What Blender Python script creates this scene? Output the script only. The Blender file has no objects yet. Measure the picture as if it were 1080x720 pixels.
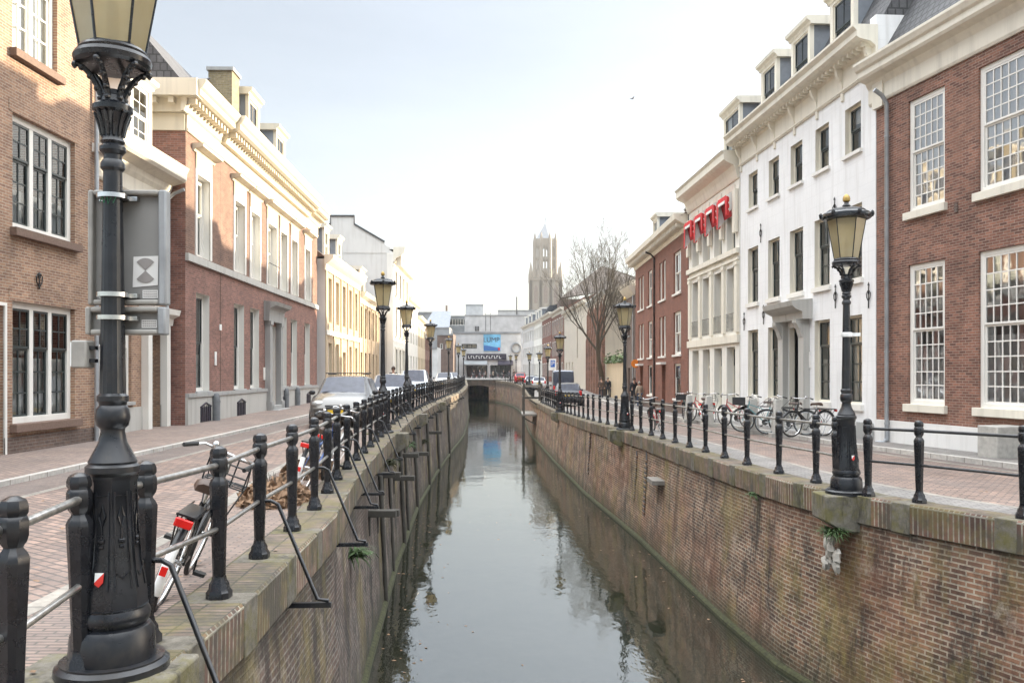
import bpy, math, random
from mathutils import Vector, Matrix
random.seed(11)
F, CX, HZ, E = 900.0, 540.0, 394.0, 1.65
WATER = -3.1
rad = math.radians
scene = bpy.context.scene
COL = scene.collection

# ------------------------------------------------------------------ plan of the place
def lerp(tab, t):
    if t <= tab[0][0]: return tab[0][1]
    for (a, va), (b, vb) in zip(tab, tab[1:]):
        if t <= b: return va + (vb-va)*(t-a)/(b-a)
    return tab[-1][1]
EDGE_L = [(-12,-2.9),(0,-2.75),(2.4,-2.35),(3.6,-1.96),(6.2,-1.92),(9.7,-2.05),(13.2,-2.45),(21,-3.02),(30,-3.5),(40,-3.75),(52,-3.85),(65,-3.85),(80,-4.35),(100,-5.2),(123,-6.5),(150,-8.0)]
EDGE_R = [(-12,8.5),(0,8.3),(6,7.3),(9.97,5.73),(11.3,5.15),(12.3,4.82),(13.8,4.48),(16.3,4.25),(18,4.15),(24.3,3.82),(27.7,3.55),(33.75,3.05),(46,2.45),(57.6,2.0),(62,1.75),(70,1.55),(95,1.4),(110,1.1),(123,.3),(130,-.5),(138,-1.8),(145,-3.0),(150,-4.1)]
GZ_L = [(0,0),(22,.04),(32,.1),(66,.22),(97,.3),(150,.6)]
GZ_R = [(6,0),(12,-.1),(28,-.2),(46,-.45),(62,-.45),(83,-.38),(100,-.1),(123,.3),(150,.6)]
HOUSE_R = [(-12,15.8),(15.3,10.75),(22,9.4),(32.4,8.63),(39.9,8.25),(56,8.1),(76,8.2),(92,8.2),(170,2.5)]
HOUSE_L = [(-12,-10.3),(11,-9.9),(19.8,-9.65),(25.2,-9.65),(44.5,-10.2),(67,-10.6),(100,-10.6),(150,-12)]
def el(z): return lerp(EDGE_L, z)
def er(z): return lerp(EDGE_R, z)
def gl(z): return lerp(GZ_L, z)
def gr(z): return lerp(GZ_R, z)
def hr(z): return lerp(HOUSE_R, z)
def hl(z): return lerp(HOUSE_L, z)

# ------------------------------------------------------------------ materials
MATS = {}
class NT:
    def __init__(s, name):
        s.m = bpy.data.materials.new(name); s.m.use_nodes = True
        s.t = s.m.node_tree; s.t.nodes.clear()
        s.out = s.n('ShaderNodeOutputMaterial')
    def n(s, typ, **kw):
        nd = s.t.nodes.new(typ)
        for k, v in kw.items():
            if k[0] == '_': nd.inputs[int(k[1:]) if k[1:].isdigit() else k[1:].replace('_', ' ')].default_value = v
            else: setattr(nd, k, v)
        return nd
    def l(s, a, b): s.t.links.new(a, b)
    def bsdf(s, col=None, rough=.6, metal=0., **kw):
        b = s.n('ShaderNodeBsdfPrincipled'); b.inputs['Roughness'].default_value = rough; b.inputs['Metallic'].default_value = metal
        if isinstance(col, tuple): b.inputs['Base Color'].default_value = (*col, 1)
        elif col is not None: s.l(col, b.inputs['Base Color'])
        for k, v in kw.items(): b.inputs[k.replace('_', ' ')].default_value = v
        s.l(b.outputs[0], s.out.inputs[0]); return b
    def coord(s, kind='Object', scale=(1,1,1), rot=(0,0,0)):
        tc = s.n('ShaderNodeTexCoord'); mp = s.n('ShaderNodeMapping')
        mp.inputs['Scale'].default_value = scale; mp.inputs['Rotation'].default_value = rot
        s.l(tc.outputs[kind], mp.inputs[0]); return mp.outputs[0]
    def noise(s, vec, scale=5, detail=4, rough=.55):
        nd = s.n('ShaderNodeTexNoise'); nd.inputs['Scale'].default_value = scale; nd.inputs['Detail'].default_value = detail
        nd.inputs['Roughness'].default_value = rough
        if vec is not None: s.l(vec, nd.inputs['Vector'])
        return nd.outputs['Fac']
    def ramp(s, fac, stops):
        r = s.n('ShaderNodeValToRGB'); e = r.color_ramp.elements
        while len(e) < len(stops): e.new(.5)
        for q, (p, c) in zip(e, stops):
            q.position = p; q.color = (*c, 1) if isinstance(c, tuple) else (c, c, c, 1)
        s.l(fac, r.inputs[0]); return r.outputs[0]
    def mix(s, a, b, fac, mode='MIX'):
        m = s.n('ShaderNodeMix', data_type='RGBA', blend_type=mode)
        if isinstance(fac, (int, float)): m.inputs[0].default_value = fac
        else: s.l(fac, m.inputs[0])
        for i, c in ((6, a), (7, b)):
            if isinstance(c, tuple): m.inputs[i].default_value = (*c, 1)
            else: s.l(c, m.inputs[i])
        return m.outputs[2]
    def bump(s, b, h, strength=.3, dist=.01):
        u = s.n('ShaderNodeBump'); u.inputs['Strength'].default_value = strength; u.inputs['Distance'].default_value = dist
        s.l(h, u.inputs['Height']); s.l(u.outputs[0], b.inputs['Normal'])

def plain(name, col, rough=.6, metal=0., var=.18, scale=6, bump=0., **kw):
    t = NT(name); c = t.coord('Object'); f = t.noise(c, scale, 5)
    lo = tuple(x*(1-var) for x in col); hi = tuple(min(1, x*(1+var)) for x in col)
    cc = t.ramp(f, [(.3, lo), (.7, hi)])
    b = t.bsdf(cc, rough, metal, **kw)
    if bump: t.bump(b, t.noise(c, scale*6, 4), bump, .01)
    MATS[name] = t.m; return t.m

def paint_wall(name, col, dirt=(.35,.32,.27), amt=.35, rough=.65, joints=False):
    t = NT(name); c = t.coord('Object')
    f = t.noise(c, .7, 6); cs = t.coord('Object', (3,3,.25)); st = t.noise(cs, 1.6, 5)
    base = t.ramp(f, [(.3, tuple(x*.9 for x in col)), (.7, col)])
    d = t.ramp(st, [(.5, 0.), (.75, 1.)])
    sc = t.n('ShaderNodeMath', operation='MULTIPLY'); t.l(d, sc.inputs[0]); sc.inputs[1].default_value = amt
    cc = t.mix(base, dirt, sc.outputs[0])
    b = t.bsdf(cc, rough)
    if joints:
        uv = t.coord('UV'); br = t.n('ShaderNodeTexBrick'); t.l(uv, br.inputs['Vector'])
        br.inputs['Scale'].default_value = 1; br.inputs['Brick Width'].default_value = 1.1; br.inputs['Row Height'].default_value = .36
        br.inputs['Mortar Size'].default_value = .008; br.inputs['Mortar Smooth'].default_value = .4
        t.l(t.mix(cc, tuple(x*.86 for x in col), br.outputs['Fac']), b.inputs['Base Color'])
        inv = t.n('ShaderNodeMath', operation='SUBTRACT'); inv.inputs[0].default_value = 1; t.l(br.outputs['Fac'], inv.inputs[1])
        t.bump(b, inv.outputs[0], .2, .006)
    else: t.bump(b, t.noise(c, 30, 4), .12, .01)
    MATS[name] = t.m; return t.m

def brick(name, c1, c2, mortar, w=.215, h=.066, ms=.008, rot=0., var=.35, rough=.8, stains=None, coord='UV', bump=.5, offset=.5, bias=0., patch=None, big=.0):
    t = NT(name); uv = t.coord(coord, rot=(0, 0, rot)); ob = t.coord('Object')
    br = t.n('ShaderNodeTexBrick'); br.offset = offset
    t.l(uv, br.inputs['Vector'])
    for k, v in (('Scale',1),('Brick Width',w),('Row Height',h),('Mortar Size',ms),('Mortar Smooth',.25),('Bias',bias)): br.inputs[k].default_value = v
    br.inputs['Color1'].default_value = (*c1,1); br.inputs['Color2'].default_value = (*c2,1); br.inputs['Mortar'].default_value = (*mortar,1)
    n1 = t.noise(ob, 1.1, 6, .6); n2 = t.noise(ob, 14, 4)
    v1 = t.ramp(n1, [(.3, 1-var), (.7, 1+var*.35)]); v2 = t.ramp(n2, [(.25, .78), (.75, 1.18)])
    cc = t.mix(br.outputs['Color'], v1, 1., 'MULTIPLY'); cc = t.mix(cc, v2, 1., 'MULTIPLY')
    if patch:
        pf = t.ramp(t.noise(ob, .35, 8, .65), [(.5, 0.), (.68, .4)]); cc = t.mix(cc, patch, pf)
    if stains == 'quay':
        streak = t.coord('Object', (1.5, 1.5, .45))
        s1 = t.ramp(t.noise(streak, 1.3, 9, .75), [(.5-.05*big, 0.), (.62-.04*big, .88)])
        cc = t.mix(cc, (.022,.018,.015), s1)
        pa = t.ramp(t.noise(t.coord('Object', (.5,.5,.5), (.1,.7,.2)), 1.1, 6, .6), [(.45, 0.), (.6, .45*(1-.8*big))]); cc = t.mix(cc, (.27,.12,.07), pa)
        s2 = t.ramp(t.noise(t.coord('Object', (1.,1.,.45), (0,0,.4)), .8, 10, .74), [(.51, 0.), (.66, .8)])
        cc = t.mix(cc, (.23,.18,.06), s2)
        fm_ = t.ramp(t.noise(ob, 4.5, 9, .8), [(.36, .45), (.5, 1.), (.66, 1.25)]); cc = t.mix(cc, fm_, 1., 'MULTIPLY')
        s3 = t.ramp(t.noise(t.coord('Object', (.8,.8,.7), (.3,0,1.2)), 1.5, 11, .8), [(.56, 0.), (.68, .65)])
        cc = t.mix(cc, (.5,.43,.35), s3)
        sx = t.n('ShaderNodeSeparateXYZ'); t.l(t.coord('Object'), sx.inputs[0])
        nz = t.n('ShaderNodeMath', operation='MULTIPLY_ADD'); t.l(t.noise(ob, 2.2, 5), nz.inputs[0]); nz.inputs[1].default_value = .7; t.l(sx.outputs[2], nz.inputs[2])
        al = t.ramp(t.map01(nz.outputs[0], WATER+.2, WATER+1.0), [(0., .95), (.5, .5), (1., 0.)])
        cc = t.mix(cc, (.035,.04,.018), al)
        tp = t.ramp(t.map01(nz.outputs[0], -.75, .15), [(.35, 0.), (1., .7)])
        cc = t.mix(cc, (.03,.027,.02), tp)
    if stains == 'moss':
        mf = t.ramp(t.noise(ob, 2.6, 9, .75), [(.44, 0.), (.56, .62)])
        cc = t.mix(cc, (.14,.12,.04), mf)
        df = t.ramp(t.noise(t.coord('Object', (1,1,1), (.5,.2,.9)), 1.4, 6, .7), [(.48, 0.), (.62, .8)])
        cc = t.mix(cc, (.06,.055,.045), df)
    if stains == 'street':
        df = t.ramp(t.noise(ob, .45, 7, .65), [(.42, 0.), (.7, .5)]); cc = t.mix(cc, (.12,.105,.1), df)
        df = t.ramp(t.noise(t.coord('Object', (1,.12,1), (0,0,.0)), 1.2, 5, .6), [(.5, 0.), (.72, .35)]); cc = t.mix(cc, (.24,.2,.18), df)
    b = t.bsdf(cc, rough)
    inv = t.n('ShaderNodeMath', operation='SUBTRACT'); inv.inputs[0].default_value = 1; t.l(br.outputs['Fac'], inv.inputs[1])
    ad = t.n('ShaderNodeMath', operation='MULTIPLY_ADD'); t.l(t.noise(ob, 40, 3), ad.inputs[0]); ad.inputs[1].default_value = .5; t.l(inv.outputs[0], ad.inputs[2])
    t.bump(b, ad.outputs[0], bump, .008)
    MATS[name] = t.m; return t.m
def _map01(s, v, a, b):
    m = s.n('ShaderNodeMapRange'); m.inputs[1].default_value = a; m.inputs[2].default_value = b; s.l(v, m.inputs[0]); return m.outputs[0]
NT.map01 = _map01

def glass_mat(name, tint=(.86,.9,.9), boost=.1):
    t = NT(name); c = t.coord('Object')
    tr = t.n('ShaderNodeBsdfTransparent'); tr.inputs[0].default_value = (*tint, 1)
    gl_ = t.n('ShaderNodeBsdfGlossy'); gl_.inputs['Roughness'].default_value = .03
    bu = t.n('ShaderNodeBump'); bu.inputs['Strength'].default_value = .12; bu.inputs['Distance'].default_value = .02
    t.l(t.noise(c, 1.8, 2), bu.inputs['Height']); t.l(bu.outputs[0], gl_.inputs['Normal'])
    fr = t.n('ShaderNodeFresnel'); fr.inputs[0].default_value = 1.55
    ad = t.n('ShaderNodeMath', operation='ADD', use_clamp=True); t.l(fr.outputs[0], ad.inputs[0]); ad.inputs[1].default_value = boost
    mx = t.n('ShaderNodeMixShader'); t.l(ad.outputs[0], mx.inputs[0]); t.l(tr.outputs[0], mx.inputs[1]); t.l(gl_.outputs[0], mx.inputs[2])
    t.l(mx.outputs[0], t.out.inputs[0]); MATS[name] = t.m

# brick walls
brick('brick_orange', (.4,.235,.145), (.24,.13,.088), (.44,.36,.28), w=.2, h=.058, var=.38, ms=.008)
brick('brick_red', (.31,.14,.105), (.18,.08,.062), (.27,.2,.17), var=.33, patch=(.2,.115,.09))
brick('brick_tan', (.33,.27,.15), (.24,.19,.1), (.3,.26,.2), var=.35)
brick('brick_upper', (.25,.13,.088), (.145,.07,.05), (.26,.2,.155), var=.35, patch=(.2,.11,.075))
brick('brick_brown', (.31,.135,.09), (.12,.05,.037), (.32,.24,.19), w=.2, h=.06, var=.4, patch=(.3,.17,.12))
brick('brick_crimson', (.25,.09,.055), (.19,.068,.045), (.2,.13,.1), var=.25)
brick('brick_dark', (.17,.11,.085), (.12,.08,.066), (.2,.17,.15), var=.3)
brick('brick_yellow', (.5,.37,.24), (.4,.29,.185), (.5,.42,.32), var=.2)
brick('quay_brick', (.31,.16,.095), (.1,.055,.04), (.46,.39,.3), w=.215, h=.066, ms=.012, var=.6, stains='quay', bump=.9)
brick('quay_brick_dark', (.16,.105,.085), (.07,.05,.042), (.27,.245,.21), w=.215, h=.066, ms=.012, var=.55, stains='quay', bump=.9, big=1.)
brick('coping_brick', (.27,.14,.1), (.11,.065,.05), (.42,.38,.31), w=.075, h=.4, ms=.012, var=.5, stains='moss', bump=.9, offset=0)
brick('coping_top', (.25,.185,.14), (.16,.12,.095), (.06,.055,.045), w=.075, h=.23, ms=.01, var=.45, stains='moss', bump=.8, offset=0)
brick('road_brick', (.34,.23,.18), (.19,.135,.112), (.1,.085,.075), w=.21, h=.1, ms=.012, rot=.62, var=.3, stains='street', bump=.9)
brick('small_paving', (.33,.235,.19), (.23,.165,.14), (.1,.09,.075), w=.2, h=.055, ms=.009, var=.3, stains='street', bump=.9)
brick('grey_paving', (.3,.28,.26), (.21,.2,.19), (.12,.11,.1), w=.2, h=.1, ms=.01, var=.3, stains='street', bump=.7)
brick('dark_paving', (.21,.16,.135), (.15,.12,.105), (.1,.085,.08), w=.2, h=.07, ms=.008, var=.25, stains='street', bump=.6)
brick('pavement_brick', (.31,.23,.19), (.24,.18,.155), (.13,.11,.095), w=.2, h=.1, ms=.008, rot=.785, var=.25, stains='street', bump=.6)
brick('kerb_stone', (.52,.49,.45), (.45,.43,.4), (.22,.2,.18), w=1.0, h=.5, ms=.012, rot=1.5708, var=.25, bump=.3)
brick('gutter_stone', (.33,.3,.26), (.25,.23,.2), (.12,.11,.1), w=.5, h=.5, ms=.01, rot=1.5708, var=.3, bump=.4)
plain('ground_soil', (.12,.105,.09), .9, scale=.4)
# paints, stone, metal
paint_wall('white_stucco', (.84,.84,.84), amt=.32, joints=True)
paint_wall('cream_stucco', (.8,.775,.71), amt=.32)
paint_wall('grey_stucco', (.66,.65,.63), amt=.3)
paint_wall('yellow_stucco', (.6,.49,.34), amt=.35)
paint_wall('pale_render', (.6,.54,.45), amt=.45)
paint_wall('white_plinth', (.78,.77,.75), amt=.25)
paint_wall('cream_paint', (.77,.725,.62), amt=.34)
paint_wall('cream_entablature', (.66,.6,.48), amt=.38)
paint_wall('white_paint', (.8,.78,.73), amt=.12, rough=.45)
paint_wall('bluestone', (.36,.36,.35), (.16,.15,.14), .5)
paint_wall('pale_stone', (.47,.46,.43), (.2,.19,.17), .45)
paint_wall('tower_stone', (.2,.168,.13), (.17,.15,.13), .5)
paint_wall('corbel_stone', (.14,.125,.1), (.05,.045,.03), .85)
def mossy_stone():
    t = NT('corbel_stone'); c = t.coord('Object')
    cc = t.ramp(t.noise(c, 9, 8, .75), [(.3,(.075,.068,.055)),(.5,(.15,.135,.11)),(.7,(.22,.2,.165))])
    cc = t.mix(cc, (.13,.115,.03), t.ramp(t.noise(t.coord('Object', (1,1,1), (.6,.2,.3)), 2.3, 9, .75), [(.46, 0.), (.6, .75)]))
    cc = t.mix(cc, (.03,.027,.02), t.ramp(t.noise(t.coord('Object', (2,2,.6), (.1,.4,.9)), 2., 9, .75), [(.52, 0.), (.64, .8)]))
    b = t.bsdf(cc, .9); t.bump(b, t.noise(c, 22, 6, .7), .5, .015); MATS['corbel_stone'] = t.m
mossy_stone()
plain('sill_brick', (.16,.105,.08), .8, scale=20, bump=.3)
plain('dark_sash', (.035,.045,.045), .35)
def iron(name, col, rough):
    t = NT(name); c = t.coord('Object'); n1 = t.noise(c, 7, 6, .65); n2 = t.noise(c, 2.2, 8, .72); n3 = t.noise(c, 45, 4)
    cc = t.ramp(n1, [(.3, tuple(x*.6 for x in col)), (.7, tuple(x*1.5 for x in col))])
    cc = t.mix(cc, (.085,.07,.055), t.ramp(n2, [(.54, 0.), (.75, .5)]))            # dust and weather film
    cc = t.mix(cc, (.13,.05,.02), t.ramp(t.noise(t.coord('Object', (1,1,1), (.4,.9,.1)), 5, 9, .75), [(.63, 0.), (.7, .5)]))  # rust
    b = t.bsdf(cc, rough); r = t.map01(n2, .4, .7); mr = t.n('ShaderNodeMath', operation='MULTIPLY_ADD'); t.l(r, mr.inputs[0]); mr.inputs[1].default_value = .3; mr.inputs[2].default_value = rough; t.l(mr.outputs[0], b.inputs['Roughness'])
    h = t.n('ShaderNodeMath', operation='MULTIPLY_ADD'); t.l(n3, h.inputs[0]); h.inputs[1].default_value = .3; t.l(n1, h.inputs[2]); t.bump(b, h.outputs[0], .16, .005); MATS[name] = t.m
iron('black_iron', (.011,.012,.015), .2); iron('lamp_iron', (.012,.0135,.017), .22)
plain('rail_steel', (.42,.41,.39), .3, .85, var=.35, scale=14)
plain('rail_dark', (.05,.052,.055), .35, .5, var=.3, scale=14)
plain('gold_paint', (.42,.28,.08), .4, .4)
plain('lead', (.19,.21,.24), .55, scale=3)
plain('zinc', (.36,.38,.4), .45, .5, scale=3)
plain('roof_felt', (.07,.07,.075), .8)
plain('door_green', (.03,.045,.045), .35)
plain('door_brown', (.11,.055,.03), .45)
plain('shutter_dark', (.025,.035,.05), .5)
plain('curtain_white', (.9,.9,.89), .9, var=.06)
plain('curtain_cream', (.6,.53,.4), .9, var=.1)
plain('curtain_grey', (.3,.3,.3), .9, var=.1)
plain('interior_dark', (.1,.09,.08), .9)
plain('sign_back', (.24,.235,.225), .55, .0, var=.1, scale=3)
plain('sign_rim', (.3,.285,.26), .5, .0)
plain('sign_blue_rim', (.27,.28,.29), .5, .0)
plain('paper', (.72,.71,.69), .8, var=.06)
plain('print_grey', (.27,.25,.24), .8)
plain('print_brown', (.24,.21,.17), .8)
plain('red_paint', (.62,.03,.02), .4)
plain('red_reflector', (.75,.02,.015), .25)
plain('white_plastic', (.8,.8,.78), .4)
plain('rubber', (.02,.02,.02), .7)
plain('chrome', (.6,.6,.6), .18, .95)
plain('leather_brown', (.065,.035,.022), .45)
plain('red_cloth', (.6,.04,.045), .85)
plain('red_cloth_dark', (.36,.02,.025), .9)
plain('white_cloth', (.78,.77,.74), .9, var=.06)
plain('concrete', (.4,.385,.355), .85, scale=9, bump=.2)
plain('bollard_grey', (.16,.17,.18), .6)
plain('bark', (.085,.065,.045), .9, scale=12, bump=.4)
plain('twig', (.095,.08,.062), .9)
plain('dry_leaf', (.22,.135,.08), .9, var=.5, scale=15)
plain('green_paint', (.02,.16,.07), .5)
plain('fern', (.045,.085,.022), .7, var=.4)
plain('moss_green', (.04,.042,.016), .9, var=.6, scale=14)
plain('ivy', (.06,.1,.025), .7, var=.45)
plain('timber_dark', (.055,.05,.042), .85, scale=10, bump=.3)
plain('timber_grey', (.2,.185,.165), .85, scale=10, bump=.3)
plain('plaster_broken', (.5,.47,.42), .9, scale=14, bump=.6)
plain('skin', (.5,.3,.22), .6, var=.06)
plain('hair_brown', (.05,.03,.02), .7)
plain('hair_grey', (.25,.23,.2), .7)
plain('coat_black', (.015,.016,.02), .8)
plain('coat_navy', (.025,.03,.05), .8)
plain('coat_brown', (.09,.06,.045), .8)
plain('coat_beige', (.35,.29,.22), .8)
plain('trousers_dark', (.02,.022,.03), .85)
plain('trousers_blue', (.05,.075,.13), .85)
plain('shoe', (.02,.018,.016), .5)
plain('feather', (.1,.105,.12), .8)
for nm, c in (('car_silver',(.13,.125,.118)),('car_white',(.45,.46,.47)),('car_blue_grey',(.42,.48,.55)),('car_dark',(.05,.056,.066)),('car_red',(.5,.03,.03)),('car_navy',(.05,.06,.09)),('car_pale',(.6,.62,.64))):
    plain(nm, c, .25, .3, var=.04, Coat_Weight=.6)
plain('car_glass', (.05,.056,.08), .06, var=.25, IOR=1.33)
plain('car_trim', (.02,.02,.022), .5)
plain('headlamp', (.6,.62,.62), .1, .4)
plain('tail_lamp', (.5,.02,.02), .2)
plain('plate_yellow', (.75,.5,.03), .5)
plain('frame_black', (.015,.016,.018), .3)
plain('frame_red', (.35,.03,.03), .35)
plain('frame_teal', (.12,.3,.32), .35)
plain('frame_silver', (.5,.5,.5), .3, .6)
plain('frame_blue', (.04,.09,.25), .35)
plain('crate_black', (.02,.02,.022), .7)
plain('orange_paint', (.75,.22,.02), .5)
plain('blue_paint', (.02,.12,.5), .5)
plain('poster_blue', (.16,.42,.62), .5, var=.35, scale=.5)
plain('poster_deep', (.04,.14,.38), .5)
plain('fascia_dark', (.03,.025,.04), .5)
plain('facade_pale', (.5,.505,.505), .7, scale=.6)
plain('facade_grey', (.25,.265,.275), .7, scale=.6)
plain('facade_mid', (.4,.41,.42), .7, scale=.6)
glass_mat('window_glass', boost=.06); glass_mat('window_glass_bright', (.97,.98,1.), .34)
def tiles(name, c1, c2, w=.21, h=.24):
    brick(name, c1, c2, tuple(x*.35 for x in c1), w=w, h=h, ms=.025, var=.4, bump=1., rough=.65)
tiles('roof_tile_grey', (.1,.1,.105), (.07,.07,.075)); tiles('roof_tile_brown', (.17,.125,.095), (.12,.09,.075)); tiles('roof_slate', (.085,.09,.1), (.06,.065,.075), .3, .25)
def lantern_glass():
    t = NT('lantern_glass'); c = t.coord('Object')
    col = t.ramp(t.noise(c, 3.5, 4), [(.3,(.8,.68,.4)),(.7,(.88,.79,.53))])
    d = t.n('ShaderNodeBsdfDiffuse'); t.l(col, d.inputs[0]); tl = t.n('ShaderNodeBsdfTranslucent'); t.l(col, tl.inputs[0])
    tp = t.n('ShaderNodeBsdfTransparent'); tp.inputs[0].default_value = (1,.93,.74,1)
    g = t.n('ShaderNodeBsdfGlossy'); g.inputs['Roughness'].default_value = .15
    m1 = t.n('ShaderNodeMixShader'); m1.inputs[0].default_value = .6; t.l(d.outputs[0], m1.inputs[1]); t.l(tl.outputs[0], m1.inputs[2])
    m3 = t.n('ShaderNodeMixShader'); m3.inputs[0].default_value = .22; t.l(m1.outputs[0], m3.inputs[1]); t.l(tp.outputs[0], m3.inputs[2])
    m2 = t.n('ShaderNodeMixShader'); fr = t.n('ShaderNodeFresnel'); t.l(fr.outputs[0], m2.inputs[0]); t.l(m3.outputs[0], m2.inputs[1]); t.l(g.outputs[0], m2.inputs[2])
    t.l(m2.outputs[0], t.out.inputs[0]); MATS['lantern_glass'] = t.m
lantern_glass()
def water_mat():
    t = NT('canal_water'); c = t.coord('Object', (1., .55, 1.))
    col = t.ramp(t.noise(t.coord('Object', (.25,.1,1)), 1., 4), [(.3,(.014,.016,.01)),(.7,(.024,.026,.017))])
    b = t.bsdf(col, .03, IOR=3.8)
    n1 = t.noise(c, 1.1, 3, .5); n2 = t.noise(c, 6.5, 3, .55)
    pa = t.ramp(t.noise(t.coord('Object', (.12,.06,1)), 1.3, 4, .6), [(.4, .12), (.62, 1.)])
    m = t.n('ShaderNodeMath', operation='MULTIPLY'); t.l(n2, m.inputs[0]); t.l(pa, m.inputs[1])
    a = t.n('ShaderNodeMath', operation='MULTIPLY_ADD'); t.l(m.outputs[0], a.inputs[0]); a.inputs[1].default_value = .55; t.l(n1, a.inputs[2])
    t.bump(b, a.outputs[0], .3, .03); MATS['canal_water'] = t.m
water_mat()

# ------------------------------------------------------------------ mesh builder
class MB:
    def __init__(s): s.v = []; s.f = []; s.mi = []; s.M = Matrix()
    def add(s, pts, faces, mi=0):
        o = len(s.v); s.v += [tuple(s.M @ Vector(p)) for p in pts]
        for f in faces: s.f.append([o+i for i in f]); s.mi.append(mi)
        return s
    def quad(s, a, b, c, d, mi=0): return s.add([a,b,c,d], [(0,1,2,3)], mi)
    def poly(s, pts, mi=0): return s.add(pts, [tuple(range(len(pts)))], mi)
    def box(s, x0, x1, y0, y1, z0, z1, mi=0):
        p = [(x0,y0,z0),(x1,y0,z0),(x1,y1,z0),(x0,y1,z0),(x0,y0,z1),(x1,y0,z1),(x1,y1,z1),(x0,y1,z1)]
        return s.add(p, [(0,3,2,1),(4,5,6,7),(0,1,5,4),(1,2,6,5),(2,3,7,6),(3,0,4,7)], mi)
    def lathe(s, prof, n=24, c=(0,0,0), mi=0, flute=None, rot=0.):
        pts = []
        for r, z in prof:
            for i in range(n):
                a = 2*math.pi*i/n + rot; rr = r
                if flute and flute[1] < z < flute[2] and i % 2: rr = r*flute[0]
                pts.append((c[0]+rr*math.cos(a), c[1]+rr*math.sin(a), c[2]+z))
        fs = []
        for k in range(len(prof)-1):
            for i in range(n):
                j = (i+1) % n; fs.append((k*n+i, k*n+j, (k+1)*n+j, (k+1)*n+i))
        fs.append(tuple(range(n-1,-1,-1))); fs.append(tuple((len(prof)-1)*n+i for i in range(n)))
        return s.add(pts, fs, mi)
    def tube(s, pts, r, n=8, mi=0, closed=False):
        pts = [Vector(p) for p in pts]; m = len(pts)
        rs = r if isinstance(r, (list, tuple)) else [r]*m
        out = []; up = None
        for i, p in enumerate(pts):
            if closed: t = pts[(i+1) % m]-pts[i-1]
            else: t = pts[min(i+1, m-1)]-pts[max(i-1, 0)]
            if t.length < 1e-9: t = Vector((0,0,1))
            t.normalize()
            if up is None:
                up = Vector((0,0,1)) if abs(t.z) < .9 else Vector((1,0,0))
            a = t.cross(up)
            if a.length < 1e-6: a = t.cross(Vector((0,1,0)))
            a.normalize(); b = a.cross(t); up = b
            for k in range(n):
                an = 2*math.pi*k/n + math.pi/n
                out.append(p + (a*math.cos(an)+b*math.sin(an))*rs[i])
        fs = []
        for i in range(m if closed else m-1):
            i2 = (i+1) % m
            for k in range(n):
                k2 = (k+1) % n; fs.append((i*n+k, i*n+k2, i2*n+k2, i2*n+k))
        if not closed: fs.append(tuple(range(n-1,-1,-1))); fs.append(tuple((m-1)*n+k for k in range(n)))
        return s.add(out, fs, mi)
    def cham(s, prof, mi=0, ch=17.):      # stacked chamfered squares (half-width, z)
        angs = [rad(q*90+e) for q in range(4) for e in (-45+ch,45-ch)]; k = 1/math.cos(rad(45-ch)); n = 8
        pts = [(r*k*math.cos(t), r*k*math.sin(t), z) for r, z in prof for t in angs]
        fs = [(i*n+j,i*n+(j+1) % n,(i+1)*n+(j+1) % n,(i+1)*n+j) for i in range(len(prof)-1) for j in range(n)]
        fs += [tuple(range(n-1,-1,-1)), tuple((len(prof)-1)*n+j for j in range(n))]
        return s.add(pts, fs, mi)
    def extrude(s, prof, u0, u1, mi=0):      # closed (y,z) profile swept along x
        n = len(prof)
        p = [(u0,y,z) for y,z in prof]+[(u1,y,z) for y,z in prof]
        fs = [(i, (i+1) % n, n+(i+1) % n, n+i) for i in range(n)]
        fs += [tuple(range(n-1,-1,-1)), tuple(range(n,2*n))]
        return s.add(p, fs, mi)
    def blob(s, c, r, seed=0, n=10, m=7, amp=.25, sq=(1,1,1), mi=0):
        rnd = random.Random(seed); pts = []
        for k in range(m+1):
            th = math.pi*k/m
            for i in range(n):
                ph = 2*math.pi*i/n; q = r*(1+amp*(rnd.random()-.5)*2)
                pts.append((c[0]+q*sq[0]*math.sin(th)*math.cos(ph), c[1]+q*sq[1]*math.sin(th)*math.sin(ph), c[2]+q*sq[2]*math.cos(th)))
        fs = [(k*n+i, (k+1)*n+i, (k+1)*n+(i+1) % n, k*n+(i+1) % n) for k in range(m) for i in range(n)]
        return s.add(pts, fs, mi)
    def build(s, name, mats, parent=None, smooth=35, bevel=0., uvs=True):
        me = bpy.data.meshes.new(name); me.from_pydata(s.v, [], s.f)
        if isinstance(mats, str): mats = [mats]
        for m in mats: me.materials.append(MATS[m])
        if len(mats) > 1: me.polygons.foreach_set('material_index', s.mi)
        me.validate(); me.update()
        if uvs:
            uv = me.uv_layers.new(name='UVMap').data; vs = me.vertices
            for p in me.polygons:
                n = p.normal
                if abs(n.z) > .8:
                    for li in p.loop_indices:
                        co = vs[me.loops[li].vertex_index].co; uv[li].uv = (co.x, co.y)
                else:
                    t = Vector((-n.y, n.x, 0)); t.normalize(); b = n.cross(t)
                    for li in p.loop_indices:
                        co = vs[me.loops[li].vertex_index].co; uv[li].uv = (co.dot(t), co.dot(b))
        if smooth:
            me.polygons.foreach_set('use_smooth', [True]*len(me.polygons)); me.set_sharp_from_angle(angle=rad(smooth))
        o = bpy.data.objects.new(name, me); COL.objects.link(o)
        if parent: o.parent = parent
        if bevel:
            bv = o.modifiers.new('bevel', 'BEVEL'); bv.width = bevel; bv.segments = 2; bv.limit_method = 'ANGLE'
        return o

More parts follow.
